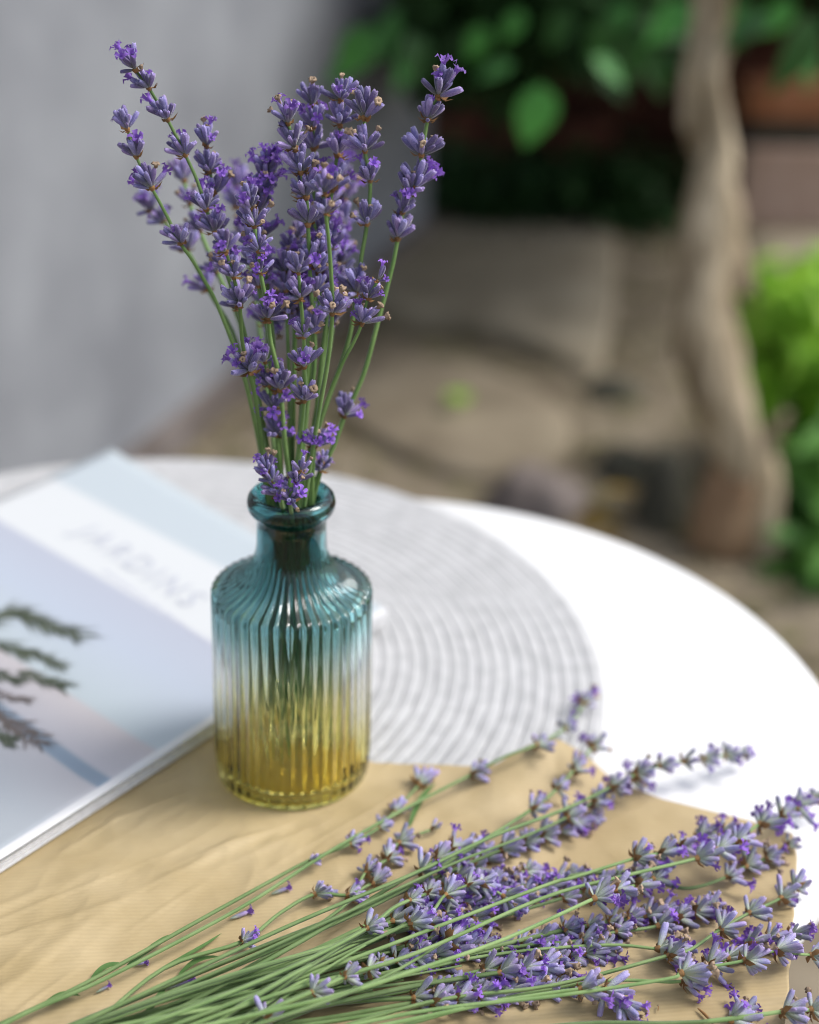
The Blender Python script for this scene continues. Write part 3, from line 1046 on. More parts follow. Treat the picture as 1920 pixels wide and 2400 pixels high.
# ------------------------------------------------------------------ glass bottle
bottle = empty('bottle', (BC.x, BC.y, BC.z))
tag(bottle, 'ribbed glass bottle fading from teal to amber, holding the lavender', 'bottle')
prof = [(0.0001, 0.0020), (0.028, 0.0016), (0.0318, 0.0004), (0.0328, 0.0), (0.0342, 0.0), (0.0357, 0.0006), (0.0367, 0.0020), (0.0371, 0.012)]
prof += [(0.0371 - 0.0006 * k / 12, 0.012 + 0.076 * k / 12) for k in range(1, 13)]
prof += [(0.0365, 0.0925), (0.0363, 0.0945), (0.0356, 0.0955), (0.0342, 0.0962), (0.0312, 0.0973), (0.0278, 0.0988), (0.0245, 0.1008), (0.0215, 0.1033), (0.0190, 0.1064), (0.0172, 0.1102), (0.0162, 0.1142), (0.0158, 0.1180), (0.0157, 0.1250), (0.0159, 0.1305),
         (0.0172, 0.1322), (0.0188, 0.1332), (0.0196, 0.1350), (0.0197, 0.1372), (0.0191, 0.1394), (0.0178, 0.1408), (0.0162, 0.1413), (0.0146, 0.1406), (0.0134, 0.1390)]
nout = len(prof)
inner = [(0.0130, 0.1340), (0.0130, 0.1180), (0.0138, 0.1115), (0.0155, 0.1060), (0.0190, 0.1015), (0.0235, 0.0980), (0.0290, 0.0950), (0.0325, 0.0925), (0.0335, 0.0880), (0.0338, 0.05), (0.0342, 0.012), (0.0335, 0.0066), (0.0300, 0.0044), (0.015, 0.0040), (0.0001, 0.0040)]
NF = 46
def flute(i, r, z, a):
    if 0.003 < z < 0.0945 and 7 <= i < nout: d = 0.0009
    elif 0.0945 <= z < 0.1010 and i < nout: d = 0.0011
    elif z < 0.114 and z >= 0.1010 and i < nout: d = 0.0011 * (0.114 - z) / 0.013
    else: d = 0
    if i >= nout: d = 0
    return 0.955 * r + d * (abs(math.sin(a * NF / 2)) - 0.6) * 1.3
q = MB()
q.lathe(prof + inner, NF * 10, flute)
put('glass_body', q.me('glass_body', m_glass), bottle)


# ------------------------------------------------------------------ lavender pieces
def calyx_mesh(seed, mt, bend=0.0, fat=1.0, n=10):
    """one ribbed bud-shaped calyx along +Z, unit length"""
    rg = random.Random(seed)
    prof = [(0.035, 0.0), (0.085, 0.10), (0.135, 0.30), (0.160, 0.55), (0.165, 0.75), (0.150, 0.90), (0.125, 0.97), (0.085, 1.0), (0.03, 0.90)]
    vs, fs = [], []
    for r, z in prof:
        for k in range(n):
            a = 2 * math.pi * k / n
            rr = r * 0.80 * fat * (1.0 if k % 2 else 0.78) * (1 + rg.uniform(-.05, .05))
            zz = z + (0.03 * math.sin(a * 2.5 + seed) if z > 0.9 else 0)
            vs.append((rr * math.cos(a) + bend * z * z, rr * math.sin(a), zz))
    for i in range(len(prof) - 1):
        for k in range(n):
            a0, a1 = i * n + k, i * n + (k + 1) % n
            fs.append((a0, a1, a1 + n, a0 + n))
    fs.append(tuple((len(prof) - 1) * n + k for k in range(n)))
    return mesh('calyx', vs, fs, mt)


def corolla_mesh(seed, mt):
    """tube and five small uneven lobes opening out of a calyx tip, unit = calyx length"""
    rg = random.Random(seed)
    q = MB()
    b = q.lathe([(0.07, 0.78), (0.085, 0.96), (0.10, 1.06), (0.135, 1.14)], 8)
    for k in range(5):
        a = 2 * math.pi * k / 5 + rg.uniform(-.2, .2)
        ln = (0.25 if k in (0, 1) else 0.17) * rg.uniform(0.8, 1.2)
        up = rg.uniform(0.0, 0.22)
        d = Vector((math.cos(a), math.sin(a), 0))
        s_ = Vector((-math.sin(a), math.cos(a), 0))
        z = Vector((0, 0, 1))
        o = d * 0.12 + z * 1.11
        w = 0.115 * rg.uniform(0.85, 1.2)
        q.add([o - s_ * w * 0.6, o + s_ * w * 0.6, o + d * ln * 0.5 + s_ * w + z * (up + 0.04), o + d * ln + s_ * w * 0.5 + z * up * 0.6, o + d * ln * 1.02 - s_ * w * 0.5 + z * up * 0.5, o + d * ln * 0.5 - s_ * w + z * (up + 0.04), o + d * ln * 0.55 + z * (up - 0.02)],
              [(0, 1, 6), (1, 2, 6), (2, 3, 6), (3, 4, 6), (4, 5, 6), (5, 0, 6)])
    return q.me('corolla', mt)


def dried_mesh(seed, mt):
    rg = random.Random(seed)
    q = MB()
    q.lathe([(0.05, 0.80), (0.055, 0.96), (0.07, 1.05), (0.12, 1.13), (0.15, 1.22), (0.09, 1.27), (0.03, 1.20)], 9, lambda i, r, z, a: r * (1 + rg.uniform(-.55, .55)))
    for v in q.v: v.z += rg.uniform(-.055, .055)
    return q.me('withered_corolla', mt)


def bracts_mesh(seed):
    """node of a whorl: a nub, short pedicels and papery brown bracts; unit = calyx length"""
    rg = random.Random(seed)
    q = MB()
    q.lathe([(0.10, -0.12), (0.15, 0.0), (0.17, 0.08), (0.05, 0.16)], 7)
    for k in range(rg.randint(3, 5)):
        a = rg.uniform(0, 6.283)
        ln = rg.uniform(0.32, 0.66)
        el_ = rg.uniform(-0.25, 0.45)
        d = Vector((math.cos(a) * math.cos(el_), math.sin(a) * math.cos(el_), math.sin(el_)))
        s_ = Vector((-math.sin(a), math.cos(a), 0))
        w = rg.uniform(0.09, 0.16)
        o = d * 0.08
        q.add([o - s_ * w * .6, o + s_ * w * .6, o + d * ln * .5 + s_ * w + Vector((0, 0, -.04)), o + d * ln + Vector((0, 0, .12)), o + d * ln * .5 - s_ * w + Vector((0, 0, -.04)), o + d * ln * .5 + Vector((0, 0, -.1))],
              [(0, 1, 5), (1, 2, 5), (2, 3, 5), (3, 4, 5), (4, 0, 5)])
    return q.me('whorl', m_bract)


CAL = {0: [calyx_mesh(i, m_calyx, b_, f_) for i, (b_, f_) in enumerate([(0, 1), (0.06, 1.08), (-0.05, 0.92), (0.1, 1.0)])],
       1: [calyx_mesh(i + 9, m_calyx_lie, b_, f_) for i, (b_, f_) in enumerate([(0, 1), (0.06, 1.08), (-0.05, 0.92), (0.1, 1.0)])]}
CORO = [corolla_mesh(i, m_corolla) for i in range(4)]
DRY = [dried_mesh(i, m_dried) for i in range(3)]
BRA = [bracts_mesh(i) for i in range(6)]


def whorl(root, pos, axis, size, rg, kind=0, openf=0.2, dryf=0.1, n=None, top=False, clip=None):
    """one whorl of calyces round the stem: a part, each calyx a sub-part"""
    cl = (0.0069 if kind else 0.0074) * size
    rot = aim(axis, rg.uniform(0, 6.283))
    Mw = Matrix.Translation(pos - root.location) @ rot.to_4x4()
    w = put('whorl', BRA[rg.randrange(6)], root, Mw @ Matrix.Scale(cl, 4))
    n = n or rg.randint(13, 18)
    sp = rg.uniform(0, 6.28)
    for k in range(n):
        f = (k + 0.5) / n
        th = (0.06 + 0.85 * f ** 0.85) if top else (0.20 + 0.80 * f + (0.35 if rg.random() < 0.12 else 0))
        th += rg.gauss(0, 0.14)
        # two opposite clusters
        ph = (k % 2) * math.pi + rg.gauss(0, 0.75) + sp if n < 12 else k * 2.399 + rg.gauss(0, 0.3)
        d = Vector((math.sin(th) * math.cos(ph), math.sin(th) * math.sin(ph), math.cos(th)))
        if clip is not None:
            wd_ = rot @ d
            tipz = pos.z + wd_.z * cl * 1.05
            if tipz < clip + 0.0012:
                wd_.z = (clip + 0.0014 - pos.z) / cl
                h = Vector((wd_.x, wd_.y, 0)).normalized() * math.sqrt(max(0.05, 1 - min(1, wd_.z ** 2)))
                wd_ = Vector((h.x, h.y, wd_.z)).normalized()
                d = rot.inverted() @ wd_
        s_ = rg.uniform(0.62, 1.2)
        Mc = Matrix.Translation(d * 0.06 + Vector((0, 0, 0.12 * (1 - f) * (1.6 if top else 1)))) @ aim(d, rg.uniform(0, 6.283)).to_4x4() @ Matrix.Diagonal((s_ * 1.05, s_ * 1.05, s_, 1))
        put('calyx', CAL[kind][rg.randrange(4)], w, Mc)
        u = rg.random()
        if u < openf: put('corolla', CORO[rg.randrange(4)], w, Mc)
        elif u < openf + dryf: put('withered_corolla', DRY[rg.randrange(3)], w, Mc)
    return w


def sprig(label, pts, nodes, rg, kind=0, rad=0.00125, openf=0.2, dryf=0.1, group=None, clip=False, taper=0.6):
    """pts: base to tip; nodes: {index in pts: size}"""
    root = empty('lavender_sprig', pts[0])
    tag(root, label, 'lavender', group)
    per = 5
    C = crom(pts, per)
    q = MB()
    n = len(C)
    q.tube([c - root.location for c in C], [rad * (1 - (1 - taper) * (i / n) ** 1.5) for i in range(n)], 8, spin=rg.random(), ridge=0.26)
    put('stem', q.me('stem', m_stem_lie if kind else m_stem), root)
    last = max(nodes) if nodes else 0
    for i, s_ in nodes.items():
        c = C[min(i * per, n - 1)]
        d = (C[min(i * per + 2, n - 1)] - C[max(i * per - 2, 0)]).normalized()
        # blossom heads in the vase turn a little upward
        if not clip: d = (d + Vector((0, -0.05, 0.35))).normalized()
        whorl(root, c, d, s_, rg, kind, openf, dryf, top=(i == last and len(pts) - 1 - i < 1), clip=paper_z(c.x, c.y) if clip else None,
              n=None if s_ >= 0.8 else rg.randint(4, 7))
    return root


# ------------------------------------------------------------------ the bunch in the bottle
GV = 'lavender sprigs standing in the bottle'
RIMZ = BC.z + 0.141
VASE = [
    # label, dy at top, open share, dry share, [(px, py, whorl size)...] from the rim up
    ('tall lavender sprig leaning far left, its tip the highest on that side', 0.030, .12, .02, [(622, 1090, 0), (600, 930, 0), (580, 811, 0), (558, 722, .95), (528, 630, .9), (504, 545, 1.05), (484, 492, 1.1), (464, 428, 0), (435, 364, 1.05), (393, 281, 1.05), (350, 208, .95), (318, 165, 1.1)]),
    ('outermost lavender sprig on the left with four separate whorls on a bare stem', 0.022, .12, .03, [(612, 1090, 0), (584, 930, 0), (553, 826, 0), (508, 711, 0), (478, 655, 0), (450, 608, 0), (424, 571, 1.05), (391, 505, 0), (357, 442, 1.1), (320, 368, 1.05), (299, 304, .95)]),
    ('lavender sprig with three stacked whorls just right of the tall left one', 0.036, .2, .03, [(634, 1090, 0), (590, 850, 0), (556, 735, 0), (530, 622, 1.1), (512, 548, 1.0), (503, 456, 1.05), (492, 403, 1.05), (484, 343, .95)]),
    ('blurred lavender sprig behind the outermost left one, low pale tips', 0.095, .25, .05, [(628, 1090, 0), (560, 820, 0), (488, 680, 1.1), (440, 588, 1.1), (385, 520, .9), (362, 495, 1.1)]),
    ('blurred greenish lavender head behind the tall left sprig', 0.095, .08, .05, [(632, 1090, 0), (575, 800, 0), (510, 640, 1.0), (470, 545, 1.1), (446, 480, 1.0), (432, 425, 1.2)]),
    ('bright violet lavender sprig with fully open flowers left of the centre', 0.045, .5, .02, [(655, 1090, 0), (640, 800, 0), (622, 640, 1.0), (610, 560, 1.15), (603, 500, 1.2), (612, 460, 1.2), (622, 430, 1.15), (627, 402, 1.0)]),
    ('faint blurred lavender tip peeping behind the bright violet sprig', 0.12, .25, .03, [(650, 1090, 0), (605, 750, 0), (575, 560, 1.1), (562, 490, 1.2), (558, 440, 1.1)]),
    ('dense lavender sprig in the middle with a papery brown flower halfway up', 0.022, .07, .12, [(700, 1120, 0), (719, 957, 0), (736, 870, 0), (737, 774, 1.0), (730, 690, 0), (726, 624, 1.2), (722, 527, 1.25), (718, 462, 1.3), (706, 405, 1.2), (692, 348, 1.2), (676, 290, 1.0)]),
    ('upright lavender sprig in the middle ending in a forked tip', 0.05, .1, .06, [(700, 1090, 0), (735, 800, 0), (742, 600, 1.0), (738, 500, 1.1), (735, 420, 1.2), (735, 350, 1.2), (734, 300, 1.1), (732, 248, 1.0)]),
    ('tallest lavender sprig of the middle clump with a violet tip', 0.042, .08, .05, [(725, 1120, 0), (745, 930, 0), (765, 750, 0), (777, 660, 0), (771, 585, 1.1), (768, 513, 0), (779, 446, 1.2), (790, 364, 1.25), (797, 292, 1.15), (798, 235, 1.1)]),
    ('lavender sprig right of the middle clump with five widely spaced whorls', 0.03, .03, .1, [(727, 1120, 0), (734, 1049, 0), (765, 948, 0), (814, 809, 0), (836, 688, 1.3), (847, 602, 0), (860, 526, 1.15), (868, 425, 1.0), (856, 355, 1.1), (854, 277, 1.25)]),
    ('outermost lavender sprig on the right with a bare curved stem and tall tip', 0.034, .13, .06, [(757, 1120, 0), (780, 1050, 0), (807, 977, 1.2), (852, 878, 0), (887, 750, 0), (918, 631, 0), (932, 560, 1.3), (943, 500, 1.05), (957, 452, 1.05), (972, 440, 1.25), (988, 364, 1.2), (1003, 281, 1.1), (1027, 226, 1.25)]),
    ('lavender sprig whose large lone whorl hangs nearest the camera, low left', 0.012, .12, .1, [(684, 1140, 0), (668, 1040, 0), (657, 914, 1.25), (650, 864, 0), (634, 800, 0), (628, 748, 1.15), (620, 690, 0), (611, 640, .8), (606, 590, 1.0), (596, 530, 1.1), (588, 490, 1.0)]),
    ('lavender sprig in the centre with pale whorls close to the neck', -0.005, .08, .12, [(690, 1110, 0), (713, 940, 1.1), (713, 860, 1.1), (712, 790, .95), (705, 700, 1.0), (700, 640, .9)]),
    ('short lavender sprig right of the neck with small open violet florets', 0.01, .3, .1, [(735, 1130, 0), (738, 1047, 1.15), (770, 930, 0), (803, 850, 0), (830, 800, 0), (848, 758, 1.0), (862, 700, .85), (885, 660, .7)]),
    ('lavender sprig low on the left with whorls spreading beside the stems', -0.01, .15, .1, [(628, 1110, 0), (603, 960, 0), (584, 870, 1.25), (568, 800, 0), (562, 712, 1.05), (548, 650, 1.0), (530, 590, 1.0)]),
    ('short pinkish lavender head resting on the left of the bottle rim', -0.012, .12, .12, [(668, 1190, 0), (655, 1158, .95), (640, 1130, .95), (628, 1108, .85)]),
    ('short lavender head just inside the middle of the bottle rim', -0.016, .12, .15, [(682, 1200, 0), (680, 1172, .9), (694, 1132, .85), (704, 1104, .75)]),
    ('short violet lavender head behind the stems at the back of the rim', 0.012, .4, .05, [(745, 1140, 0), (752, 1105, .9), (757, 1085, .7)]),
    ('lavender sprig with one dark violet whorl low between the stems', 0.005, .3, .12, [(662, 1110, 0), (648, 1020, 1.15), (640, 960, 1.1), (632, 905, 1.0), (622, 850, .9)]),
    ('blurred lavender sprig behind the middle clump on its right side', 0.09, .2, .06, [(715, 1110, 0), (745, 950, 0), (770, 830, 0), (782, 732, 1.15), (788, 660, 0), (795, 590, 1.15), (803, 535, 1.2), (808, 470, 1.2), (806, 420, 1.1)]),
    ('slender lavender sprig between the centre and the right with a pale lone whorl', 0.0, .03, .25, [(718, 1130, 0), (745, 980, 0), (768, 850, 0), (779, 735, 1.15), (776, 640, 0), (770, 560, 0), (763, 500, .9), (757, 455, .9)]),
]


def vase_pts(spec, dy):
    x0 = spec[0][0]
    off = (x0 - 684) / FPX * 0.60
    off = max(-0.0105, min(0.0105, off))
    ry = rnd.uniform(-0.006, 0.006) + max(-0.005, min(0.005, dy * 0.3))
    k = min(1, 0.0108 / max(1e-6, math.hypot(off, ry)))
    off, ry = off * k, ry * k
    a = rnd.uniform(0, 6.28)
    pts = [Vector((BC.x - off * 1.1 + 0.013 * math.cos(a), BC.y - ry * 1.5 + 0.013 * math.sin(a), BC.z + rnd.uniform(0.008, 0.045))),
           Vector((BC.x - off * 0.1 + 0.009 * math.cos(a), BC.y - ry * 0.2 + 0.009 * math.sin(a), BC.z + 0.070)),
           Vector((BC.x + off * 0.8, BC.y + ry * 0.8, BC.z + 0.122)),
           Vector((BC.x + off, BC.y + ry, BC.z + 0.139))]
    return pts, ry


for k, (label, dy, of, dr, spec) in enumerate(VASE):
    dy -= 0.012
    rg = random.Random(100 + k)
    pts, ry = vase_pts(spec, dy)
    nodes = {}
    short = spec[0][1] > 1150 or len(spec) < 4
    for j, (px, py, w) in enumerate(spec):
        f = max(0.0, (1140 - py) / 800)
        if j == 0 and not short and py > 1080: continue
        p = at(px, py, y=BC.y + ry + dy * min(1.2, f * 1.2) + (0 if short else 0))
        pts.append(p)
        if w: nodes[len(pts) - 1] = w
    if short:
        pts = [pts[0], pts[1], Vector((pts[4].x * .5 + BC.x * .5, BC.y, BC.z + 0.118))] + [at(px, py, y=BC.y + dy) for px, py, w in spec[1:]]
        nodes = {3 + j: w for j, (px, py, w) in enumerate(spec[1:])}
    sprig(label, pts, nodes, rg, 0, rg.uniform(0.00105, 0.0013), of, dr, GV)

# the inner crowd, which nothing in the photograph tells apart
CROWD = 'lavender sprig crowded inside the bunch in the bottle, half hidden by its neighbours'
rg = random.Random(77)
for k in range(9):
    px1 = rg.uniform(585, 800)
    py1 = rg.uniform(400, 640) if abs(px1 - 720) < 90 else rg.uniform(470, 680)
    dy = rg.uniform(0.03, 0.075)
    spec = [(684 + (px1 - 700) * 0.25, 1100, 0)]
    nn = rg.randint(5, 7)
    y0 = min(760, py1 + rg.uniform(260, 420))
    for j in range(nn):
        t = j / (nn - 1)
        py = y0 + (py1 - y0) * t
        s_ = (1100 - py) / (1100 - py1)
        px = spec[0][0] + (px1 - spec[0][0]) * s_ + rg.uniform(-5, 5)
        spec.append((px, py, rg.uniform(0.9, 1.2)))
    pts, ry = vase_pts(spec, dy)
    nodes = {}
    for j, (px, py, w) in enumerate(spec):
        if j == 0: continue
        pts.append(at(px, py, y=BC.y + ry + dy * min(1.2, (1140 - py) / 640)))
        if w: nodes[len(pts) - 1] = w
    sprig(CROWD, pts, nodes, random.Random(300 + k), 0, 0.0012, rg.choice((.05, .1, .25)), .08, GV)

rg = random.Random(78)
for k in range(5):
    px1, py1, dy = rg.uniform(600, 790), rg.uniform(650, 800), rg.uniform(-0.005, 0.04)
    spec = [(684 + (px1 - 700) * 0.25, 1100, 0), ((684 + px1) / 2, (py1 + 1100) / 2, 0), (px1, py1, 1.0), (px1 + (px1 - 690) * 0.12, py1 - 48, 1.0), (px1 + (px1 - 690) * 0.22, py1 - 92, 1.0)]
    pts, ry = vase_pts(spec, dy)
    nodes = {}
    for j, (px, py, w) in enumerate(spec):
        if j == 0: continue
        pts.append(at(px, py, y=BC.y + ry + dy * min(1.2, (1140 - py) / 640)))
        if w: nodes[len(pts) - 1] = w
    sprig(CROWD, pts, nodes, random.Random(400 + k), 0, 0.0012, .15, .08, GV)

# ------------------------------------------------------------------ the bunch lying on the paper
GP = 'cut lavender sprigs lying on the kraft paper'
LIE = [
    # label, height above the paper (mm), open, [(px, py, w)...] base to tip
    ('uppermost cut sprig reaching beyond the paper onto the grey placemat', 4, .12, [(-60, 2440, 0), (60, 2375, 0), (250, 2292, 0), (560, 2130, 0), (760, 2003, 0), (950, 1895, 0), (1105, 1815, 1.1), (1180, 1775, 0), (1258, 1745, 1.15), (1325, 1706, 1.0), (1368, 1652, 1.15)]),
    ('second cut sprig from the top with whorls close below the bottle foot', 3, .12, [(-40, 2420, 0), (200, 2305, 0), (480, 2150, 0), (640, 2062, 0), (723, 2018, .7), (820, 1978, .8), (888, 1940, .85), (925, 1902, .95), (982, 1840, 1.3)]),
    ('thin curved cut sprig apart from the bundle, a small whorl at its bend', 3, .12, [(200, 2420, 0), (384, 2270, 0), (566, 2208, .85), (657, 2140, 0), (738, 2096, 1.05), (815, 2098, 1.1), (872, 2070, 1.15)]),
    ('cut sprig whose small head lies alone on bare paper below the bottle', 3, .08, [(250, 2440, 0), (560, 2280, 0), (800, 2130, 0), (857, 2045, .95), (908, 2014, 1.1), (935, 1975, 1.1), (1010, 1945, .75)]),
    ('long straight cut sprig pointing at the far white table, greyish tip', 14, .15, [(100, 2440, 0), (420, 2290, 0), (700, 2160, 0), (960, 2052, 0), (1155, 1960, 0), (1316, 1900, 0), (1432, 1845, 1.15), (1490, 1815, 1.2), (1545, 1795, 1.2), (1600, 1785, 1.1), (1650, 1778, 1.1), (1700, 1770, 1.0), (1738, 1766, .85)]),
    ('cut sprig beside the long straight one with a violet head on paper', 11, .35, [(140, 2440, 0), (480, 2290, 0), (800, 2145, 0), (1060, 2025, 0), (1230, 1960, 0), (1330, 1915, 1.1), (1390, 1880, 1.2), (1440, 1850, 1.2), (1480, 1830, 1.1)]),
    ('cut sprig with separate small whorls over the edge of the paper peak', 8, .12, [(120, 2440, 0), (560, 2260, 0), (900, 2110, 0), (1100, 1990, 0), (1245, 1898, 1.1), (1305, 1850, 1.0), (1345, 1805, 1.05), (1388, 1752, 1.2)]),
    ('big cut sprig in front with its dense head over the white table edge', 18, .35, [(300, 2460, 0), (650, 2330, 0), (960, 2240, 0), (1272, 2105, 0), (1456, 2055, 0), (1633, 2012, 1.3), (1680, 1992, 1.2), (1724, 1972, 1.3), (1780, 1932, 1.3), (1830, 1915, 1.2), (1868, 1890, 1.25), (1905, 1872, 1.05)]),
    ('cut sprig just above the big front one with a green based whorl', 16, .4, [(260, 2460, 0), (600, 2330, 0), (900, 2220, 0), (1271, 2078, 0), (1340, 2058, 0), (1488, 2012, 1.3), (1545, 2000, 1.1), (1590, 1985, 1.2), (1640, 1965, 1.2), (1690, 1950, 1.1)]),
    ('thick cut stem on top of the bundle ending in a head above bare paper', 20, .35, [(120, 2480, 0), (500, 2400, 0), (800, 2330, 0), (1000, 2265, 0), (1185, 2200, 0), (1392, 2106, 1.35), (1440, 2085, 1.2), (1490, 2075, 1.2), (1530, 2060, 1.1)]),
    ('cut sprig bowed downward below the big front head', 4, .25, [(900, 2170, 0), (1300, 2060, 0), (1480, 2045, 0), (1544, 2068, 0), (1617, 2082, 0), (1702, 2056, 1.1), (1748, 2030, 1.15), (1795, 2012, 1.1), (1845, 1985, .9)]),
    ('cut sprig with a short violet head alone in the middle of the paper', 3, .5, [(500, 2460, 0), (960, 2275, 0), (1210, 2220, 0), (1364, 2205, 1.0), (1444, 2184, .95), (1500, 2178, 0), (1541, 2170, 1.2), (1585, 2150, 1.15), (1625, 2138, 1.2), (1655, 2125, 1.0)]),
    ('cut sprig ending in one tufted whorl on the right part of the paper', 4, .3, [(420, 2460, 0), (960, 2282, 0), (1180, 2235, 0), (1420, 2215, 0), (1541, 2224, 1.35), (1580, 2222, 1.1)]),
    ('cut sprig with spaced grey green whorls climbing to the upper right corner', 6, .12, [(600, 2470, 0), (1000, 2350, 0), (1294, 2310, 0), (1566, 2240, 1.1), (1620, 2225, 0), (1689, 2178, 1.2), (1756, 2140, 1.15), (1800, 2120, 0), (1830, 2105, 1.15), (1862, 2080, 1.05)]),
    ('lowest long cut sprig crossing the right paper edge over the ground', 10, .18, [(500, 2480, 0), (960, 2375, 0), (1305, 2334, 0), (1561, 2295, 0), (1596, 2281, 1.3), (1670, 2265, 0), (1745, 2251, 1.25), (1818, 2228, 1.3), (1870, 2236, 0), (1900, 2238, 1.1)]),
    ('cut sprig under the lowest long one with violet flowers at its head', 3, .5, [(700, 2480, 0), (1100, 2360, 0), (1400, 2300, 0), (1600, 2300, 1.0), (1660, 2262, 1.15), (1705, 2245, 1.2), (1750, 2215, 1.2), (1800, 2200, 1.1), (1850, 2190, 1.0)]),
    ('cut sprig with a pale tight whorl in the front centre of the paper', 8, .15, [(520, 2480, 0), (960, 2390, 0), (1180, 2345, 0), (1360, 2318, 1.2), (1416, 2318, 1.3), (1450, 2345, 1.1)]),
    ('cut sprig at the very bottom right with a single tufted head', 3, .4, [(1000, 2440, 0), (1350, 2400, 0), (1560, 2398, 0), (1712, 2390, 1.35), (1740, 2375, 1.0)]),
    ('short cut piece in the bottom right corner beyond the paper edge', 4, .06, [(1640, 2396, 0), (1770, 2380, 0), (1834, 2371, 1.2), (1900, 2366, 1.2), (1950, 2350, 1.1)]),
    ('cut sprig with a lone pale whorl where the stems run densest', 16, .1, [(150, 2470, 0), (430, 2370, 0), (700, 2260, 0), (860, 2176, 1.05), (920, 2130, 0), (960, 2110, .9), (1000, 2095, 1.0)]),
    ('cut sprig with three small greenish whorls over the dense stems', 17, .06, [(300, 2490, 0), (560, 2395, 0), (730, 2326, .95), (807, 2290, 1.0), (862, 2272, 1.05), (890, 2255, .8)]),
    ('cut sprig with a round fan shaped whorl in the middle of the bundle', 17, .15, [(200, 2480, 0), (600, 2330, 0), (840, 2220, 0), (960, 2163, 1.3), (1010, 2140, 0), (1044, 2097, 1.0), (1095, 2075, .9), (1126, 2068, 1.2), (1180, 2100, 1.2)]),
    ('cut sprig topped by a whorl with two bright open violet florets', 20, .35, [(350, 2480, 0), (700, 2370, 0), (900, 2290, 0), (1048, 2204, 1.4)]),
    ('cut sprig with a dense lilac cluster at the upper rim of the bundle', 9, .4, [(300, 2430, 0), (700, 2210, 0), (930, 2070, 0), (986, 2040, 1.15), (1020, 2015, 1.1), (1058, 1992, 1.2), (1092, 1985, 1.1)]),
    ('small pale cut head at the bottom edge left of the flower mass', 12, .05, [(420, 2480, 0), (540, 2440, 0), (622, 2388, 1.1), (650, 2370, .7)]),
]
PXJ = random.Random(55)
for k, (label, hmm, of, spec) in enumerate(LIE):
    of *= 0.6
    rg = random.Random(500 + k)
    pts, nodes = [], {}
    for j, (px, py, w) in enumerate(spec):
        f = j / (len(spec) - 1)
        zh = 0.0022 + (hmm * 1.1) * 0.001 * (0.35 + 0.65 * math.sin(math.pi * min(1, 0.15 + 0.8 * f)))
        p = at(px, py, z=T + 0.0065 + zh)
        p = at(px, py, z=max(paper_z(p.x, p.y), T + 0.002) + zh)
        pts.append(p)
        if w: nodes[len(pts) - 1] = w
    sprig(label, pts, nodes, rg, 1, rg.uniform(0.0008, 0.0011), of, .09, GP, clip=True, taper=0.7)

BUND = 'cut lavender sprig buried in the thick of the bundle on the paper'
rg = random.Random(91)
for k in range(22):
    # head start inside the flower mass
    t = rg.random()
    hx = rg.uniform(900, 1330)
    lo, hi = 2010 - (hx - 960) * 0.12, 2370 - max(0, hx - 1150) * 0.45
    hy = rg.uniform(lo, max(lo + 30, hi))
    bx = 40 + (hy - 2000) * 1.1 + rg.uniform(-60, 60)
    by = 2440
    nn = rg.randint(4, 6)
    slope = (hy - by) / (hx - bx)
    sag = rg.uniform(-14, 22)
    spec = [(bx - 80, by + 34, 0)]
    for j in range(1, 4):
        f = j / 4
        spec.append((bx + (hx - bx) * f, by + (hy - by) * f - sag * math.sin(math.pi * f) * 1.3 + rg.uniform(-3, 3), 0))
    stp = rg.uniform(42, 58)
    ang = math.atan(slope) + rg.uniform(-.16, .12)
    x, y = hx, hy
    for j in range(nn):
        spec.append((x, y, rg.uniform(0.95, 1.25)))
        st2 = stp * (0.9 ** j)
        x += st2 * math.cos(ang); y += st2 * math.sin(ang)
        ang += rg.uniform(-.05, .05)
    zl = rg.uniform(0.0, 0.007)
    pts, nodes = [], {}
    for j, (px, py, w) in enumerate(spec):
        f = j / (len(spec) - 1)
        zh = 0.002 + zl * math.sin(math.pi * min(1, 0.2 + 0.75 * f))
        p = at(px, py, z=T + 0.0065 + zh)
        p = at(px, py, z=max(paper_z(p.x, p.y), T + 0.002) + zh)
        pts.append(p)
        if w: nodes[len(pts) - 1] = w
    sprig(BUND, pts, nodes, random.Random(700 + k), 1, rg.uniform(0.0008, 0.0012), rg.choice((.08, .15, .25)), .12, GP, clip=True, taper=0.7)

for k in range(24):
    bx = rg.uniform(60, 520)
    ex = rg.uniform(760, 1100)
    ey = rg.uniform(2120, 2330)
    by = 2450
    zl = rg.uniform(0.001, 0.016)
    pts = []
    for j in range(5):
        f = j / 4
        px, py = bx + (ex - bx) * f, by + (ey - by) * f - 18 * math.sin(math.pi * f)
        p = at(px, py, z=T + 0.0065)
        pts.append(at(px, py, z=paper_z(p.x, p.y) + 0.0018 + zl * math.sin(math.pi * (0.2 + 0.7 * f))))
    sprig('bare green lavender stem lying among the others in the bundle', pts, {}, rg, 1, rg.uniform(0.0007, 0.0011), 0, 0, GP)


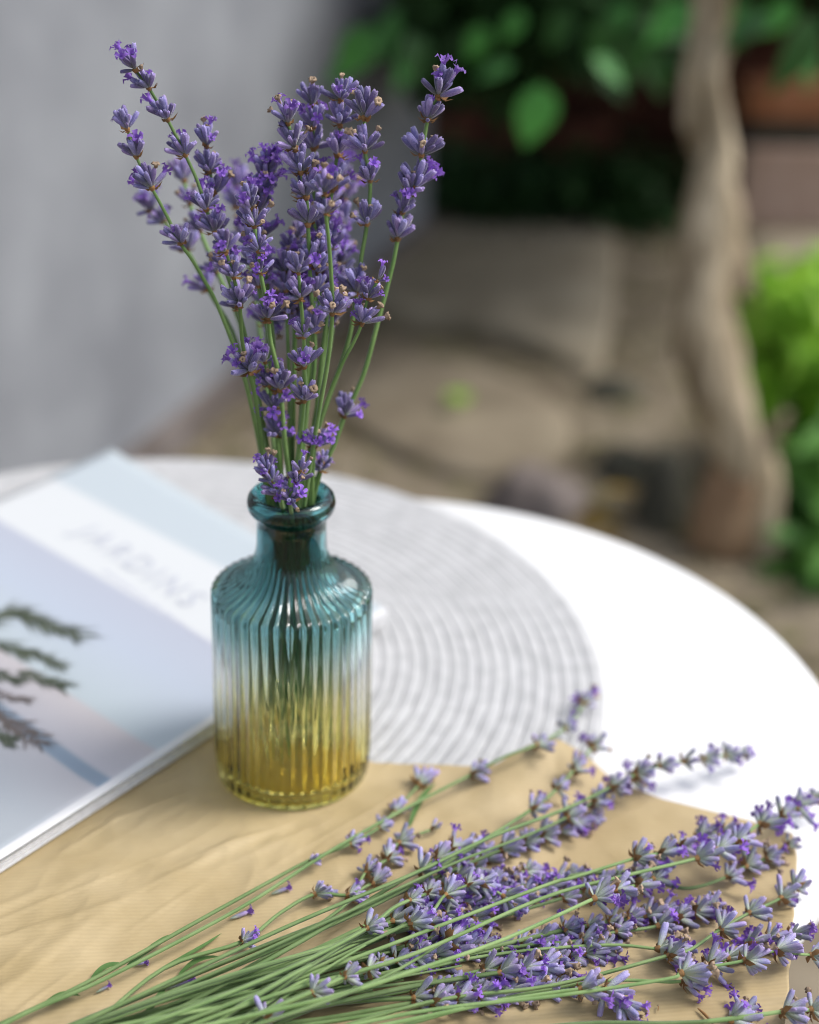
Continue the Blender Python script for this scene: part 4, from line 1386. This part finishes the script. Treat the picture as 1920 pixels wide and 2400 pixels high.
# narrow leaves on and beside the stems
def strap_leaf(label, a, b_, w, lift, seed):
    n = 8
    P0_, P1_ = at(*a, z=T + 0.009), at(*b_, z=T + 0.009)
    vs, fs = [], []
    d = (P1_ - P0_)
    s_ = Vector((-d.y, d.x, 0)).normalized()
    for i in range(n + 1):
        t = i / n
        c = P0_ + d * t + s_ * 0.0012 * math.sin(math.pi * t) * (1 if seed % 2 else -1)
        z = paper_z(c.x, c.y) + 0.0016 + 0.35 * lift * math.sin(math.pi * t * 0.9)
        ww = w * math.sin(math.pi * min(1, 0.08 + 0.92 * t)) ** 0.6
        vs += [Vector((c.x, c.y, z)) + s_ * ww + Vector((0, 0, ww * 0.35)), Vector((c.x, c.y, z)), Vector((c.x, c.y, z)) - s_ * ww + Vector((0, 0, ww * 0.35))]
    for i in range(n):
        q_ = i * 3
        fs += [(q_, q_ + 1, q_ + 4, q_ + 3), (q_ + 1, q_ + 2, q_ + 5, q_ + 4)]
    vs = [v - P0_ for v in vs]
    o = put('lavender_leaf', mesh('lavender_leaf', vs, fs, m_leafstem))
    o.location = P0_
    tag(o, label, 'leaf')

strap_leaf('narrow dark green leaf standing up near the whorl below the bottle', (960, 1935), (1022, 1838), 0.0014, 0.006, 1)
strap_leaf('narrow green leaf pointing up from the upper left stems', (300, 2262), (395, 2190), 0.0013, 0.005, 2)
strap_leaf('curled green leaf wrapped round the upper left stems', (215, 2290), (290, 2258), 0.0014, 0.004, 3)
strap_leaf('dark thin leaf lying alone on the paper between two stems', (385, 2262), (520, 2185), 0.0009, 0.001, 4)
strap_leaf('green leaf tip lying on the left stems near the bottom edge', (110, 2345), (190, 2335), 0.0012, 0.003, 5)
strap_leaf('green leaf resting across the bundle left of the violet floret', (340, 2365), (388, 2315), 0.0014, 0.006, 6)
strap_leaf('slender green leaf pointing right above the bundle of stems', (420, 2280), (515, 2240), 0.0013, 0.004, 7)


def crumb(label, px, py, ang, kind, s_=1.0, cat='floret', mt_=None):
    p = at(px, py, z=T + 0.0075)
    z = paper_z(p.x, p.y) + 0.0013
    r = empty('fallen_floret', (p.x, p.y, z))
    tag(r, label, cat)
    a = R(ang)
    M = aim((math.cos(a), math.sin(a), 0.05)).to_4x4() @ Matrix.Scale(0.0068 * s_, 4)
    if kind == 'dry':
        put('calyx', calyx_mesh(31, m_bract, 0.05, 0.7), r, M)
        put('withered_corolla', DRY[0], r, M)
    else:
        put('calyx', CAL[1][0], r, M)
        put('corolla', CORO[1], r, M)

crumb('single withered brown floret lying on the bare paper, bottom right', 1638, 2345, -55, 'dry', 1.0)
crumb('violet floret dropped on the stems at the lower left', 385, 2320, 25, 'v', 1.4)
crumb('dark violet floret lying between the two upper stems, nearer the flowers', 636, 2102, 30, 'v', 1.0)
crumb('dark violet floret lying under the upper stem, left of its neighbour', 540, 2158, 30, 'v', 1.1)
crumb('tiny violet floret on the paper below the curled leaf, lower left', 226, 2332, 40, 'v', .7)
crumb('violet floret beside the curled leaf on the upper left stems', 305, 2265, 10, 'v', .8)
crumb('dry speck of a floret beyond the withered brown one, near the stems', 1545, 2352, 80, 'dry', .35)
